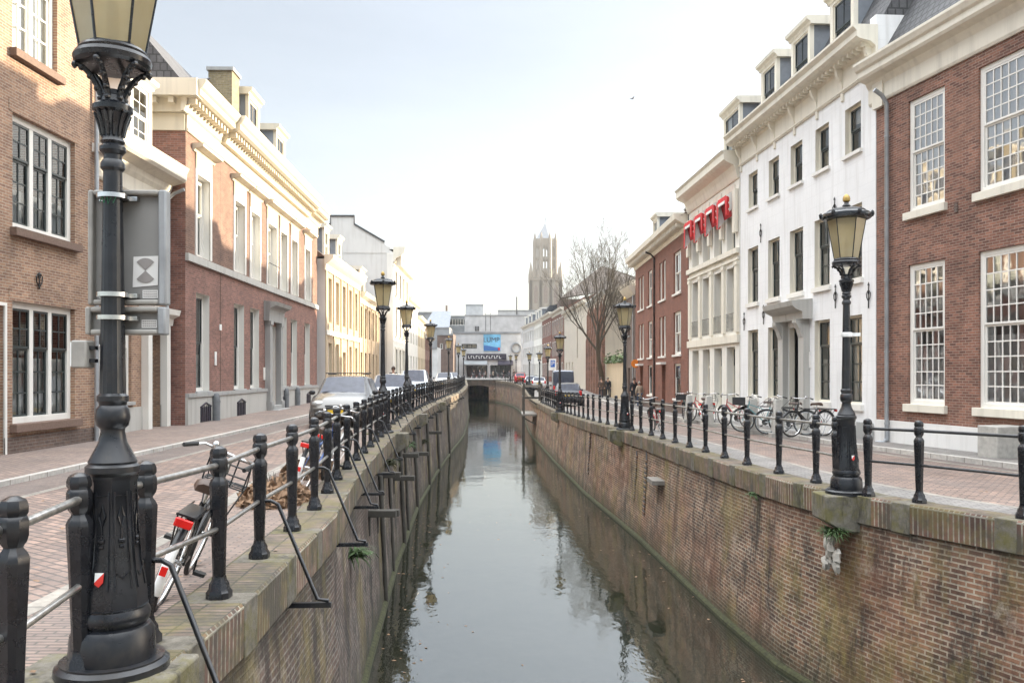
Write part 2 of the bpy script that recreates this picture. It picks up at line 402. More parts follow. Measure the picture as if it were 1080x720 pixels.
def tag(o, label, cat, group=None):
    o['label'] = label; o['category'] = cat
    if group: o['group'] = group
    return o
def empty(name, loc, rz=0., label=None, cat=None, group=None):
    o = bpy.data.objects.new(name, None); COL.objects.link(o); o.location = loc; o.rotation_euler = (0,0,rz); o.empty_display_size = .2
    if label: tag(o, label, cat, group)
    return o
def kids(o): return [c for c in bpy.data.objects if c.parent == o]
def copy_tree(o, cache=None, parent=None):
    c = o.copy(); COL.objects.link(c)
    if parent: c.parent = parent
    for ch in kids(o): copy_tree(ch, None, c)
    return c
def structure(o): o['kind'] = 'structure'; return o
# ------------------------------------------------------------------ setting: ground, quays, water
ZS = sorted(set([-12,1,7,8.8,10.6,12.9,14.9,15.6,17.1,19,20,22,23,25.3,26.4,28.8,31,32.3,35,38.5,-6,0,2.4,3.6,5,6.2,8,9.7,11.3,12.3,13.8,16.3,18,21,24.3,27.7,30,33.75,37,40,43,46,49,52,57.6,62,66,70,76,80,83,90,97,100,110,123,129,140,150]))
def strip(name, fa, fb, fz, mat, dz=0., zs=ZS, kind=True, step=None):
    mb = MB()
    for a, b in zip(zs, zs[1:]):
        za, zb = fz(a)+dz, fz(b)+dz
        x0a, x1a, x0b, x1b = fa(a), fb(a), fa(b), fb(b)
        if step:
            mb.quad((x0a,a,za+step),(x1a,a,za+step),(x1b,b,zb+step),(x0b,b,zb+step))
            mb.quad((x0a,a,za-.05),(x0a,a,za+step),(x0b,b,zb+step),(x0b,b,zb-.05)); mb.quad((x1a,a,za-.05),(x1a,a,za+step),(x1b,b,zb+step),(x1b,b,zb-.05))
        else: mb.quad((x0a,a,za),(x1a,a,za),(x1b,b,zb),(x0b,b,zb))
    o = mb.build(name, mat)
    return structure(o) if kind else o
def ground_sheet():
    mb = MB()
    zs = [-60]+ZS
    for a, b in zip(zs, zs[1:]):
        mb.quad((-380,a,gl(a)-.03),(el(a)-.1,a,gl(a)-.03),(el(b)-.1,b,gl(b)-.03),(-380,b,gl(b)-.03))
        mb.quad((er(a)+.1,a,gr(a)-.03),(380,a,gr(a)-.03),(380,b,gr(b)-.03),(er(b)+.1,b,gr(b)-.03))
    for y0, y1 in ((150,200),(200,400),(400,880)):
        mb.quad((-380 if y0 < 400 else -380,y0,.57),(700 if y0 < 400 else 380,y0,.57),(700 if y0 < 400 else 380,y1,.57),(-380 if y0 < 400 else -380,y1,.57))
    structure(mb.build('ground', 'ground_soil'))
ground_sheet()
def ramp_l(z): return max(-6.45, el(z)-3.4) if z < 60 else el(z)-3.0
rl = lambda z: -6.42 - max(0, z-60)*.03
strip('quayside_path', lambda z: el(z)-1.35, lambda z: el(z)-.44, gl, 'small_paving')
strip('gutter', lambda z: el(z)-1.52, lambda z: el(z)-1.35, gl, 'gutter_stone', .002)
strip('road', lambda z: rl(z), lambda z: el(z)-1.52, gl, 'road_brick')
strip('gutter', lambda z: rl(z)-.12, rl, gl, 'gutter_stone', .002)
strip('cycle_path', lambda z: rl(z)-.93, lambda z: rl(z)-.12, gl, 'dark_paving')
strip('kerb', lambda z: rl(z)-1.05, lambda z: rl(z)-.93, gl, 'kerb_stone', 0, step=.075)
strip('pavement', lambda z: -30, lambda z: rl(z)-1.05, lambda z: gl(z)+.07, 'pavement_brick')
strip('quayside_path', lambda z: er(z)+.44, lambda z: er(z)+1.25, gr, 'grey_paving')
strip('gutter', lambda z: er(z)+1.25, lambda z: er(z)+1.38, gr, 'gutter_stone', .002)
strip('road', lambda z: er(z)+1.38, lambda z: max(hr(z)-1.75, er(z)+2.6), gr, 'road_brick')
strip('gutter', lambda z: max(hr(z)-1.75, er(z)+2.6), lambda z: max(hr(z)-1.63, er(z)+2.7), gr, 'gutter_stone', .002)
strip('cycle_path', lambda z: max(hr(z)-1.63, er(z)+2.7), lambda z: max(hr(z)-1.3, er(z)+3.0), gr, 'dark_paving')
strip('kerb', lambda z: max(hr(z)-1.3, er(z)+3.0), lambda z: max(hr(z)-1.12, er(z)+3.2), gr, 'kerb_stone', 0, step=.1)
strip('pavement', lambda z: max(hr(z)-1.12, er(z)+3.2), lambda z: 40, lambda z: gr(z)+.095, 'grey_paving')
mb = MB(); mb.quad((-60,150,.6),(60,150,.6),(60,210,.6),(-60,210,.6)); structure(mb.build('square', 'road_brick'))
# water and canal bed
mb = MB(); mb.quad((-40,-40,WATER),(40,-40,WATER),(40,185,WATER),(-40,185,WATER)); structure(mb.build('water', 'canal_water'))

# canal walls: walk the edge, the texture running on along it
def quay_wall(name, edge, gz, sgn, label, zs, stones):
    root = empty(name, (edge(zs[0]), zs[0], 0), 0, label, 'canal wall')
    off = Vector((edge(zs[0]), zs[0], 0))
    def seg(nm, mat, ring, parent):        # ring(z)-> list of (dx toward canal, height)
        me_v, me_f, uvs = [], [], []
        d = 0.; prev = None
        for i, z in enumerate(zs):
            p = Vector((edge(z), z, 0))
            if prev is not None: d += (p-prev).length
            prev = p; r = ring(z); acc = 0.
            for j, (dx, h) in enumerate(r):
                if j: acc += math.hypot(dx-r[j-1][0], h-r[j-1][1])
                me_v.append((p.x+sgn*dx-off.x, z-off.y, h)); uvs.append((d, acc))
            n = len(r)
        for i in range(len(zs)-1):
            for j in range(n-1): me_f.append((i*n+j, i*n+j+1, (i+1)*n+j+1, (i+1)*n+j))
        me = bpy.data.meshes.new(nm); me.from_pydata(me_v, [], me_f); me.materials.append(MATS[mat]); me.update()
        uv = me.uv_layers.new(name='UVMap').data
        for lp in me.loops: uv[lp.index].uv = uvs[lp.vertex_index]
        o = bpy.data.objects.new(nm, me); COL.objects.link(o); o.parent = parent; return o
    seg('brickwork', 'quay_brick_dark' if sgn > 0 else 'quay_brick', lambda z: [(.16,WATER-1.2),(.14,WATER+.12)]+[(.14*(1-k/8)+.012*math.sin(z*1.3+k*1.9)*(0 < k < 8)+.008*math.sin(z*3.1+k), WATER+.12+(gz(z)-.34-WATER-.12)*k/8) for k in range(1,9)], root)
    seg('waterline_ledge', 'moss_green', lambda z: [(.13,WATER-.3),(.24,WATER-.3),(.22,WATER+.05),(.19,WATER+.08),(.13,WATER+.1)], root)
    seg('coping', 'coping_brick', lambda z: [(-.0,gz(z)-.36),(.045,gz(z)-.345),(.05,gz(z)+.01),(.03,gz(z)+.035)], root)
    seg('coping_top', 'coping_top', lambda z: [(.03,gz(z)+.035),(-.44,gz(z)+.03),(-.44,gz(z)-.1)], root)
    for k, z in enumerate(stones):
        mb = MB(); rr = random.Random(int(z*10)); dx = (edge(z+.2)-edge(z-.2))/.4
        c = Vector((edge(z)-off.x, z-off.y, gz(z)))
        w = .12+rr.random()*.06; dep = .345+rr.random()*.03
        t = Vector((dx,1,0)).normalized(); nrm = Vector((sgn*t.y, -sgn*t.x, 0)) if sgn > 0 else Vector((-t.y, t.x, 0))
        mb.M = Matrix.Translation(c) @ Matrix((( t.x, nrm.x, 0, 0),(t.y, nrm.y, 0, 0),(0,0,1,0),(0,0,0,1)))
        mb.box(-w, w, -.42, .054, -dep, .037)
        mb.build('coping_stone', 'corbel_stone', root, bevel=.012)
    return root, off

# ------------------------------------------------------------------ posts and railings
def post_mesh():
    mb = MB()
    mb.cham([(.088,0),(.088,.05),(.07,.075),(.066,.11),(.05,.135),(.047,.16)])
    mb.cham([(.043,.15),(.05,.45),(.062,.8),(.063,.825),(.052,.85),(.04,.866),(.036,.88)])
    mb.cham([(.036,.872),(.055,.9),(.062,.925),(.062,.985),(.055,1.005),(.047,1.012)], ch=22)
    mb.cham([(.05,1.008),(.06,1.022),(.06,1.05),(.05,1.075),(.02,1.092)], ch=22)
    mb.v = [(x*.93,y*.93,z) for x,y,z in mb.v]; o = mb.build('post', 'black_iron'); me = o.data; bpy.data.objects.remove(o); return me
POST = post_mesh()
def railing(name, label, pts, gz, sgn, rail_mat, braces=(), brace_mat='black_iron'):
    """pts: plan points of the posts, near to far."""
    c = Vector((pts[0][0], pts[0][1], gz(pts[0][1])))
    root = empty(name, c, 0, label, 'railing', 'black railings along the canal')
    P3 = [Vector((x, y, gz(y)+.03)) - c for x, y in pts]
    for i, p in enumerate(P3):
        o = bpy.data.objects.new('post', POST); COL.objects.link(o); o.parent = root; o.location = p
        q = P3[min(i+1, len(P3)-1)]-P3[max(i-1,0)]
        r2 = random.Random(i*7+len(pts)); o.rotation_euler = (r2.uniform(-.008,.008), r2.uniform(-.012,.012), math.atan2(q.y,q.x))
    for h, r in ((.955,.022),(.5,.019)):
        mb = MB(); mb.tube([p+Vector((0,0,h)) for p in P3], r, 8)
        mb.build('rail', rail_mat, root, smooth=60)
    for i in braces:
        p = P3[i]; q = P3[min(i+1, len(P3)-1)]-P3[max(i-1,0)]; q.normalize()
        n = Vector((q.y, -q.x, 0))*sgn
        mb = MB(); top = p+Vector((0,0,.5))
        mb.tube([top, top+n*.1+Vector((0,0,.0)), top+n*.16+Vector((0,0,-.03)), p+n*.5+Vector((0,0,-.36)), p+n*.6+Vector((0,0,-.375))], .017, 8)
        mb.build('stay', brace_mat, root, smooth=60)
        mb = MB(); a = p+n*.15+Vector((0,0,-.41)); b = p+n*.62+Vector((0,0,-.41))
        mb.tube([a, b], .03, 4); mb.build('wall_bracket', brace_mat, root)
    return root

# ------------------------------------------------------------------ street lamp
def lamp_proto():
    root = empty('street_lamp', (0,0,0))
    q = math.pi/8; root_slim = []
    mb = MB()
    mb.lathe([(.36,-.02),(.36,.03),(.33,.05),(.33,.06)], 24)
    mb.lathe([(.27,.05),(.275,.08),(.265,.2),(.24,.235),(.2,.25)], 24)
    mb.lathe([(.205,.24),(.235,.27),(.24,.3),(.222,.335),(.225,.345)], 24)
    mb.v = [(x*.81,y*.81,z) for x,y,z in mb.v]; mb.build('base', 'lamp_iron', root)
    mb = MB()
    mb.lathe([(.22,.34),(.215,.42),(.178,.6),(.158,.8),(.152,1.02),(.16,1.03),(.16,1.05)], 8, rot=q)
    for k in range(8):              # raised frames of the panels
        a = k*math.pi/4
        for s_ in (-1, 1):
            p = []
            for rr, z in ((.196,.45),(.166,.6),(.149,.8),(.143,.97)):
                ca, sa = math.cos(a), math.sin(a); h = rr*.28*s_
                p.append((rr*ca-h*sa, rr*sa+h*ca, z))
            mb.tube(p, .008, 4)
    mb.lathe([(.15,1.05),(.172,1.07),(.172,1.1),(.15,1.115),(.155,1.125),(.14,1.15),(.09,1.23),(.075,1.29),(.08,1.31)], 24)
    mb.lathe([(.075,1.3),(.1,1.32),(.11,1.36),(.104,1.41),(.085,1.43),(.09,1.445),(.1,1.455),(.1,1.48),(.075,1.5)], 24)
    mb.v = [(x*.81,y*.81,z) for x,y,z in mb.v]; mb.build('pedestal', 'lamp_iron', root)
    mb = MB()                       # cast relief: rosette, hanging ornament
    for a in (math.pi*1.5, math.pi*1.25, math.pi*1.75, 0, math.pi):
        ca, sa = math.cos(a), math.sin(a)
        def at_(u, z, d=.004):
            rr = lerp([(.42,.215),(.6,.178),(.8,.158),(1.02,.152)],z)*.9239+d; return (rr*ca-u*sa, rr*sa+u*ca, z)
        mb.tube([at_(-.036,.95),at_(.036,.95),at_(.04,.78),at_(.05,.55),at_(0,.51),at_(-.05,.55),at_(-.04,.78)], .0055, 4, closed=True)
        mb.tube([at_(0,.9),at_(.02,.84),at_(0,.78),at_(-.02,.84)], .007, 5, closed=True); mb.tube([at_(0,.78),at_(0,.72)], .007, 5); mb.tube([at_(-.018,.71),at_(.018,.71)], .012, 6); mb.tube([at_(-.013,.68),at_(.013,.68)], .01, 6)
    mb.v = [(x*.81,y*.81,z) for x,y,z in mb.v]; mb.build('relief', 'lamp_iron', root)
    for a in (math.pi*1.5,):        # little enamel shield, red and white
        mb = MB()
        def sh(u, z): return (u, -(lerp([(.42,.215),(.6,.178)],z)*.9239+.012), z)
        mb.poly([sh(-.024,.55),sh(.024,.55),sh(-.024,.5)], 0)
        mb.poly([sh(.024,.55),sh(.022,.5),sh(0,.475),sh(-.022,.49),sh(-.024,.5)], 1)
        mb.v = [(x,y*.81,z) for x,y,z in mb.v]; mb.build('shield', ['white_plastic','red_paint'], root)
    mb = MB()
    mb.lathe([(.072,1.49),(.07,1.6),(.058,2.8),(.058,2.81)], 32, flute=(.9,1.55,2.68))
    mb.lathe([(.064,2.705),(.078,2.72),(.078,2.745),(.064,2.765)], 20)
    mb.lathe([(.066,2.795),(.084,2.815),(.084,2.835),(.066,2.85),(.078,2.865),(.066,2.885),(.07,2.925),(.088,2.975),(.102,3.015),(.128,3.03),(.13,3.055),(.11,3.07),(.08,3.08),(.07,3.115),(.05,3.125)], 24)
    for k in range(12):             # acanthus leaves under the capital
        a = k*math.pi/6; ca, sa = math.cos(a), math.sin(a)
        mb.tube([(.068*ca,.068*sa,2.895),(.082*ca,.082*sa,2.955),(.108*ca,.108*sa,3.005),(.118*ca,.118*sa,3.015)], [.012,.014,.012,.006], 5)
    mb.v = [(x*(.93 if z < 2.7 else .8),y*(.93 if z < 2.7 else .8),z) for x,y,z in mb.v]; mb.build('shaft', 'lamp_iron', root)
    for k in range(6):
        a = k*math.pi/3+math.pi/6; ca, sa = math.cos(a), math.sin(a)
        mb = MB()
        pr = [(r*.92,z) for r,z in ((.068,3.03),(.055,3.06),(.06,3.1),(.078,3.15),(.115,3.21),(.16,3.25),(.195,3.262),(.205,3.25),(.2,3.236))]
        mb.tube([(r*ca,r*sa,z) for r,z in pr], [.012,.016,.016,.016,.015,.014,.014,.013,.008], 7)
        for i in range(2,7):
            r,z = pr[i]; mb.blob(((r+.006)*ca,(r+.006)*sa,z-.004), .019, k*9+i, 6, 4, .05)
        mb.build('bracket', 'lamp_iron', root, smooth=50)
    mb = MB(); mb.lathe([(.06,3.11),(.07,3.115),(.07,3.135),(.05,3.145)], 16)
    mb.lathe([(.13,3.265),(.205,3.27),(.225,3.285),(.232,3.31),(.222,3.33),(.2,3.34),(.205,3.35),(.195,3.365),(.16,3.367)], 32)
    mb.v = [(x*.86,y*.86,z) for x,y,z in mb.v]
    mb.build('lantern_ring', 'lamp_iron', root)
    n = 6; gl_ = MB(); fr = MB()
    b = [(.162*math.cos(a), .162*math.sin(a)) for a in [k*2*math.pi/n+.42 for k in range(n)]]
    t = [(.262*math.cos(a), .262*math.sin(a)) for a in [k*2*math.pi/n+.42 for k in range(n)]]
    for k in range(n):
        j = (k+1) % n
        gl_.quad((*b[k],3.365),(*b[j],3.365),(*t[j],3.93),(*t[k],3.93))
        fr.tube([(*b[k],3.36),(*t[k],3.935)], .008, 5); fr.tube([(*b[k],3.368),(*b[j],3.368)], .008, 5); fr.tube([(*t[k],3.93),(*t[j],3.93)], .009, 5)
    gl_.build('lantern_glass', 'lantern_glass', root, smooth=0); fr.build('lantern_frame', 'lamp_iron', root)
    mb = MB(); mb.lathe([(.02,3.355),(.03,3.365),(.028,3.42),(.02,3.44)], 8); mb.lathe([(.03,3.44),(.034,3.46),(.034,3.58),(.02,3.62),(.006,3.63)], 10)
    mb.tube([(0,0,3.365),(.1,.03,3.38)], .008, 5); mb.tube([(0,0,3.365),(-.08,.06,3.38)], .008, 5)
    mb.build('burner', 'gold_paint', root)
    mb = MB()
    mb.lathe([(.25,3.925),(.33,3.935),(.352,3.965),(.35,4.0),(.335,4.015),(.28,4.035),(.265,4.06),(.2,4.085),(.11,4.1),(.06,4.11),(.05,4.12)], 12, rot=.42)
    for k in range(6):
        a = k*math.pi/3+.42; mb.blob((.348*math.cos(a),.348*math.sin(a),4.0), .03, k, 6, 5, .1, (1,1,1.5))
    mb.lathe([(.05,4.11),(.06,4.13),(.035,4.155),(.028,4.18),(.04,4.185)], 12)
    mb.build('lantern_roof', 'lamp_iron', root)
    mb = MB(); mb.lathe([(.03,4.18),(.05,4.2),(.053,4.225),(.046,4.26),(.028,4.285),(.008,4.3)], 10); mb.build('finial', 'gold_paint', root)
    return root
LAMP = lamp_proto()
LAMP_USED = [False]
def lamp(x, y, z, label, rz=0., clamp=True):
    o = LAMP if not LAMP_USED[0] else copy_tree(LAMP); LAMP_USED[0] = True
    o.location = (x, y, z); o.rotation_euler = (0,0,rz)
    tag(o, label, 'street lamp', 'old cast-iron street lamps along the canal'); return o
lamps = [
 (-2.18,4.66,'tall black lamp post up close carrying grey traffic sign backs'),
 (-3.45,22.8,'street lamp standing beside the parked silver hatchback'),
 (-4.0,32.4,'second street lamp past the silver hatchback, before the white estate'),
 (-4.25,44.5,'street lamp directly above the mossy ledge of the left canal wall'),
 (-4.9,66,'fourth lamp beyond the silver hatchback, small against the white hall'),
 (-5.15,82,'fifth lamp beyond the silver hatchback, left of the dark shop sign'),
 (-5.5,97,'farthest left-bank lamp, almost touching the dark shop sign'),
 (4.82,12.3,'street lamp on the mossy stone corbel in front of the white house'),
 (3.66,27.7,'street lamp in front of the man in black walking'),
 (2.55,45.5,'street lamp in front of the dark estate car seen from behind'),
 (2.73,65,'street lamp close beside the blue and white street sign'),
 (2.9,90,'small lamp left of the blue and white sign, before the pink house'),
 (2.0,98,'small lamp in front of the white parked car, right bank'),
 (.6,125,'tiny lamp in front of the round ring on the white hall'),
 (-.25,136,'tiny lamp at the bridge, right of the blue poster'),
]
for i, (x, y, lb) in enumerate(lamps):
    g = gl(y) if i < 7 else gr(y)
    lamp(x, y, g+.04, lb, [0,.3,.1,.5,.2,.4,.1,.25,.5,.1,.3,.2,.4,.1,.2][i])

# ------------------------------------------------------------------ railing runs
def run(edge, z0, z1, n, off):
    return [(edge(z)+off, z) for z in [z0+(z1-z0)*i/(n-1) for i in range(n)]]
OL, OR = -.2, .24
near_l = [(-2.95,2.2),(-2.13,3.63),(-2.27,4.5),(-2.19,5.1),(-2.1,6.12),(-2.2,7.43),(-2.24,8.7),(-2.32,10.03)] + [(el(z)+OL-.02,z) for z in (11.4,12.8,14.2,15.6,17,18.4,19.8,21.2,22.35)]
railing('railing','black canal railing with shiny rails running up to the bicycle and silver hatchback', near_l, gl, 1, 'rail_steel', (3,5,7,9,10,12,14))
for a,b,n,lb in ((23.3,31.9,7,'black railing on the left canal wall just past the silver hatchback'),(32.9,44,9,'black railing beside the white estate car on the left bank'),(45,65.5,15,'black railing above the mossy ledge on the left bank'),(66.5,100,16,'distant black railing running to the bridge on the left bank')):
    railing('railing', lb, run(el,a,b,n,OL-.15), gl, 1, 'rail_dark', range(1,n,2) if a < 60 else ())
near_r = [(6.75,8.2),(5.94,9.9),(5.38,11.27)]+[(4.99,11.95)]
railing('railing','black railing before the plinth of the tall-windowed brick house', near_r, gr, -1, 'rail_dark')
far_r = [(4.83,12.72)]+[(er(z)+OR,z) for z in (13.46,14.8,16.3,17.7,19.1,20.5,21.9,23.3,24.7,26.0,27.2)]
railing('railing','black railing in front of the bicycles by the white houses', far_r, gr, -1, 'rail_steel')
for a,b,n,lb in ((28.2,44.9,12,'black railing beside the man in black and the walking group'),(46.1,60.5,11,'black railing around the dark estate car by the landing stage'),(70,99,15,'black railing beyond the wooden landing stage'),(99.8,135,14,'black railing in front of the red car near the bridge')):
    railing('railing', lb, run(er,a,b,n,OR), gr, -1, 'rail_steel' if a < 50 else 'rail_dark')
st_l = [p[1] for p in near_l[1:]]+[x[1] for x in run(el,23.3,44,16,0)]
st_r = [p[1] for p in near_r+far_r]+[x[1] for x in run(er,28.2,60.5,23,0)]
qwl, offl = quay_wall('canal_wall', el, gl, 1, 'dark stained left canal wall with iron wall brackets and hanging plants', [z for z in ZS], st_l)
qwr, offr = quay_wall('canal_wall', er, gr, -1, 'right canal wall of weathered brick with mossy coping and stone corbels', [z for z in ZS], st_r)
# corbels under the lamps
for (x, y, lb) in [lamps[i] for i in (0,1,2,3,7,8,9)]:
    left = x < 0; q, off = (qwl, offl) if left else (qwr, offr); g = (gl if left else gr)(y); s = 1 if left else -1
    e = (el if left else er)(y)
    mb = MB(); mb.M = Matrix.Translation((x-off.x, y-off.y, g))
    ex = abs(e-x)+(.12 if y > 5 else -.08)
    pr = [(-.5,.06),(ex+.28 if not left else ex+.22,.06),(ex+.28 if not left else ex+.22,-.3),(ex,-.46),(-.5,-.46)]
    mb.M = mb.M @ Matrix(((0,s,0,0),(1,0,0,0),(0,0,1,0),(0,0,0,1)))
    mb.extrude([(a, b-.03) for a, b in pr], -.28, .28)
    mb.build('corbel', 'corbel_stone', q, bevel=.02)
# broken render and fern under the nearest corbel of the right wall
mb = MB()
for k in range(9):
    r2 = random.Random(k); mb.blob((4.62+r2.uniform(-.05,.02)-offr.x, 12.25+r2.uniform(-.25,.25)-offr.y, -.75-k*.045), .1, k, 8, 6, .4, (.45,1,1))
mb.build('broken_render', 'plaster_broken', qwr)
def tuft(name, label, pos, r, mat, n=60, seed=0, droop=.5, cat='plant', L=.3, w=.02):
    rnd = random.Random(seed); mb = MB()
    for k in range(n):
        a = rnd.uniform(0, 2*math.pi); up = rnd.uniform(-.2, 1); ln = L*rnd.uniform(.5, 1.1)
        p = Vector((rnd.gauss(0,r*.3), rnd.gauss(0,r*.3), rnd.uniform(0,r*.3))); d = Vector((math.cos(a), math.sin(a), up)).normalized()
        s_ = d.cross(Vector((0,0,1))).normalized()*w*rnd.uniform(.6,1.3)
        q0 = p; 
        for j in range(3):
            q1 = q0+d*ln/3; d = (d+Vector((0,0,-droop*.6))).normalized(); t = 1-j/3; t2 = 1-(j+1)/3
            mb.quad(q0-s_*t, q0+s_*t, q1+s_*t2, q1-s_*t2); q0 = q1
    o = mb.build(name, mat, smooth=0); o.location = pos; return tag(o, label, cat)
tuft('fern', 'dark green fern growing under the lamp corbel on the right wall', (4.55,12.1,-.62), .18, 'fern', 150, 3, .9, L=.28, w=.022)
tuft('fern', 'small weed in the right wall under the moss', (4.25,15.1,-.5), .1, 'fern', 40, 5, .8, L=.18)
for k, (z, h, lb) in enumerate(((11.9,-.9,'green weed hanging between the first wall brackets of the left wall'),(19.6,-.45,'bright green weed tuft on the left wall before the second lamp'),(26.6,-.6,'dark hanging weed on the left wall below the second lamp'),(34,-1.1,'mossy clump low on the left wall beyond the second lamp'))):
    tuft('weed', lb, (el(z)+.1,z,h), .2, 'moss_green' if k % 2 else 'fern', 90, 20+k, .9, L=.4, w=.03)
# things fixed to the walls
def on_wall(z, h, left): 
    e = el(z) if left else er(z); g = gl(z) if left else gr(z); b = .14*(g-.34-h)/(g-.34-WATER)
    return (e+b) if left else (e-b)
for k,(z,h,ln) in enumerate(((15.3,-.85,.5),(16.9,-1.1,.45),(18.6,-.55,.4),(21.7,-1.0,.55),(24.6,-.7,.5),(28.3,-1.0,.6),(37,-.9,.6))):
    mb = MB(); x = on_wall(z,h,True); mb.box(-.02,ln,-.09,.09,-.06,.06); mb.box(-.02,.04,-.05,.05,-.4,-.05)
    o = mb.build('beam', 'timber_dark', bevel=.008); o.location = (x,z,h)
    tag(o, 'dark timber stub sticking out of the left canal wall below the railing', 'beam', 'timber stubs in the left canal wall')
for k,(z,w) in enumerate(((17.6,.05),(20.2,.04),(23.6,.06),(25.5,.045),(30,.06),(36,.06),(42,.07),(50,.07))):
    mb = MB(); x0 = on_wall(z,WATER,True); x1 = on_wall(z,gl(z)-.5,True)
    mb.tube([(x0+w,z,WATER-.3),(x1+w,z,gl(z)-.5),(x1-.05,z,gl(z)-.42)], w, 8); o = mb.build('drainpipe', 'timber_dark', smooth=60)
    tag(o, 'dark upright drain pipe running down the left canal wall into the water', 'pipe', 'upright pipes on the left canal wall')
mb = MB(); x = on_wall(22.3,-1.15,False); mb.box(-.3,.04,-.45,.45,-.06,.06); o = mb.build('beam', 'timber_grey', bevel=.01); o.location = (x,22.3,-1.15); tag(o, 'grey weathered beam on the right canal wall beside the arched slot', 'beam')
for (z,w,h0,h1) in ((24.2,.22,-2.35,-.75),(25.4,.12,-2.1,-.75),(33.5,.25,-2.3,-.6)):   # blind slots
    mb = MB(); x0 = on_wall(z,h0,False); x1 = on_wall(z,h1,False)
    n = 9; pts = [(-w,h0),(w,h0)]+[(w*math.cos(math.pi*i/n), h1+w*math.sin(math.pi*i/n)) for i in range(n+1)]
    pts = [(a,b) for a,b in pts]
    mb.poly([(x0+(x1-x0)*(b-h0)/(h1-h0)-.015-offr.x, z+a-offr.y, b) for a,b in pts]); mb.build('blind_slot', 'roof_felt', qwr, smooth=0)
    for k in range(12):
        b = h0+(h1-h0)*(k+.5)/12; xx = x0+(x1-x0)*(b-h0)/(h1-h0); 
        mb2 = MB(); mb2.box(xx-.03-offr.x,xx+.03-offr.x,z-w*.95-offr.y,z+w*.95-offr.y,b-.035,b+.03)
        if k == 0: acc = mb2
        else: acc.add(mb2.v, mb2.f)
    acc.build('slot_bricks', 'quay_brick', qwr)
# landing stage on the right wall
def landing():
    root = empty('landing_stage', (1.75,61,0), 0, 'wooden landing stage with posts and handrail against the right canal wall', 'landing stage')
    for x in (-.9,.35):
        for y in (-.0,4.5):
            mb = MB(); mb.box(x-.07,x+.07,y-.07,y+.07,WATER-.6,.95); mb.build('pile', 'timber_dark', root)
    for (z,h) in ((.85,.16),(-.0,.14)):
        mb = MB(); mb.box(-1.0,.45,-.06,0,z-h,z); mb.box(-1.0,-.92,0.002,4.5,z-h,z-.002); mb.build('handrail', 'timber_grey' if z > 0 else 'timber_dark', root)
    mb = MB(); mb.box(-1.05,.5,-.2,4.8,-1.35,-1.22); mb.build('deck', 'timber_grey', root)
    mb = MB(); mb.tube([(-.5,-.03,-.2),(.3,-.03,-.75)], .07, 4); mb.tube([(-.9,-.03,-1.5),(.35,-.03,-2.2)], .06, 4); mb.build('strut', 'timber_dark', root)
landing()
# bridges
def bridge(y0, y1, top, label, xl, xr, arch, closed=False):
    root = empty('bridge', (0,y0,0), 0, label, 'bridge')
    mb = MB(); n = 14
    xs = [xl+(xr-xl)*i/n for i in range(n+1)]
    mb.box(xl-6,xl,0,y1-y0,WATER-1,top-.12); mb.box(xr,xr+6,0,y1-y0,WATER-1,top-.12)
    for i in range(n):
        def az(x): t = (x-(xl+xr)/2)/((xr-xl)/2); return arch-.5*(1-math.sqrt(max(0,1-t*t*.85)))
        a, b = xs[i], xs[i+1]
        mb.quad((a,0,az(a)),(b,0,az(b)),(b,0,top-.12),(a,0,top-.12)); mb.quad((a,0,az(a)),(b,0,az(b)),(b,y1-y0,az(b)),(a,y1-y0,az(a)))
        mb.quad((a,y1-y0,az(a)),(b,y1-y0,az(b)),(b,y1-y0,top-.12),(a,y1-y0,top-.12))
    if closed: mb.quad((xl,y1-y0-.1,WATER-1),(xr,y1-y0-.1,WATER-1),(xr,y1-y0-.1,top-.12),(xl,y1-y0-.1,top-.12))
    mb.build('arch', 'quay_brick', root)
    mb = MB(); mb.box(xl-6,xr+6,-.08,min(6.5,y1-y0+.08),top-.115,top+.05); mb.build('deck', 'pale_stone', root)
    return root
bridge(143,154,.75,'low brick bridge with pale stone edge closing the canal',-7.8,-3.9,-.3,True)
bridge(-9,.9,-.06,'near brick bridge carrying the street over the canal',-2.9,8.0,-.6)

rnd = random.Random(77)
def litter(name, n, place, mat, kind_label=None):
    mb = MB()
    for k in range(n):
        p = place(); a = rnd.uniform(0,6.28); r = rnd.uniform(.02,.05); d = Vector((math.cos(a),math.sin(a),rnd.uniform(-.1,.1)))*r; e = Vector((-math.sin(a),math.cos(a),rnd.uniform(-.15,.15)))*r*.6
        p = Vector(p); mb.quad(p-d,p-e,p+d,p+e)
    o = mb.build(name, mat, smooth=0); o['kind'] = 'stuff'; return o
def on_canal():
    z = rnd.choice([rnd.uniform(8,30),rnd.uniform(8,60)]); s = rnd.random()
    x = el(z)+.25+abs(rnd.gauss(0,.7)) if s < .55 else er(z)-.25-abs(rnd.gauss(0,.6)) if s < .85 else rnd.uniform(el(z)+.4,er(z)-.4)
    return (x,z,WATER+.006)
litter('floating_leaves', 260, on_canal, 'dry_leaf')
def on_street():
    z = rnd.uniform(4,40); return (rnd.uniform(el(z)-4.2,el(z)-.1),z,gl(z)+.045) if rnd.random() < .6 else (rnd.uniform(er(z)+.05,er(z)+3.5),z,gr(z)+.045)
litter('fallen_leaves', 320, on_street, 'dry_leaf')
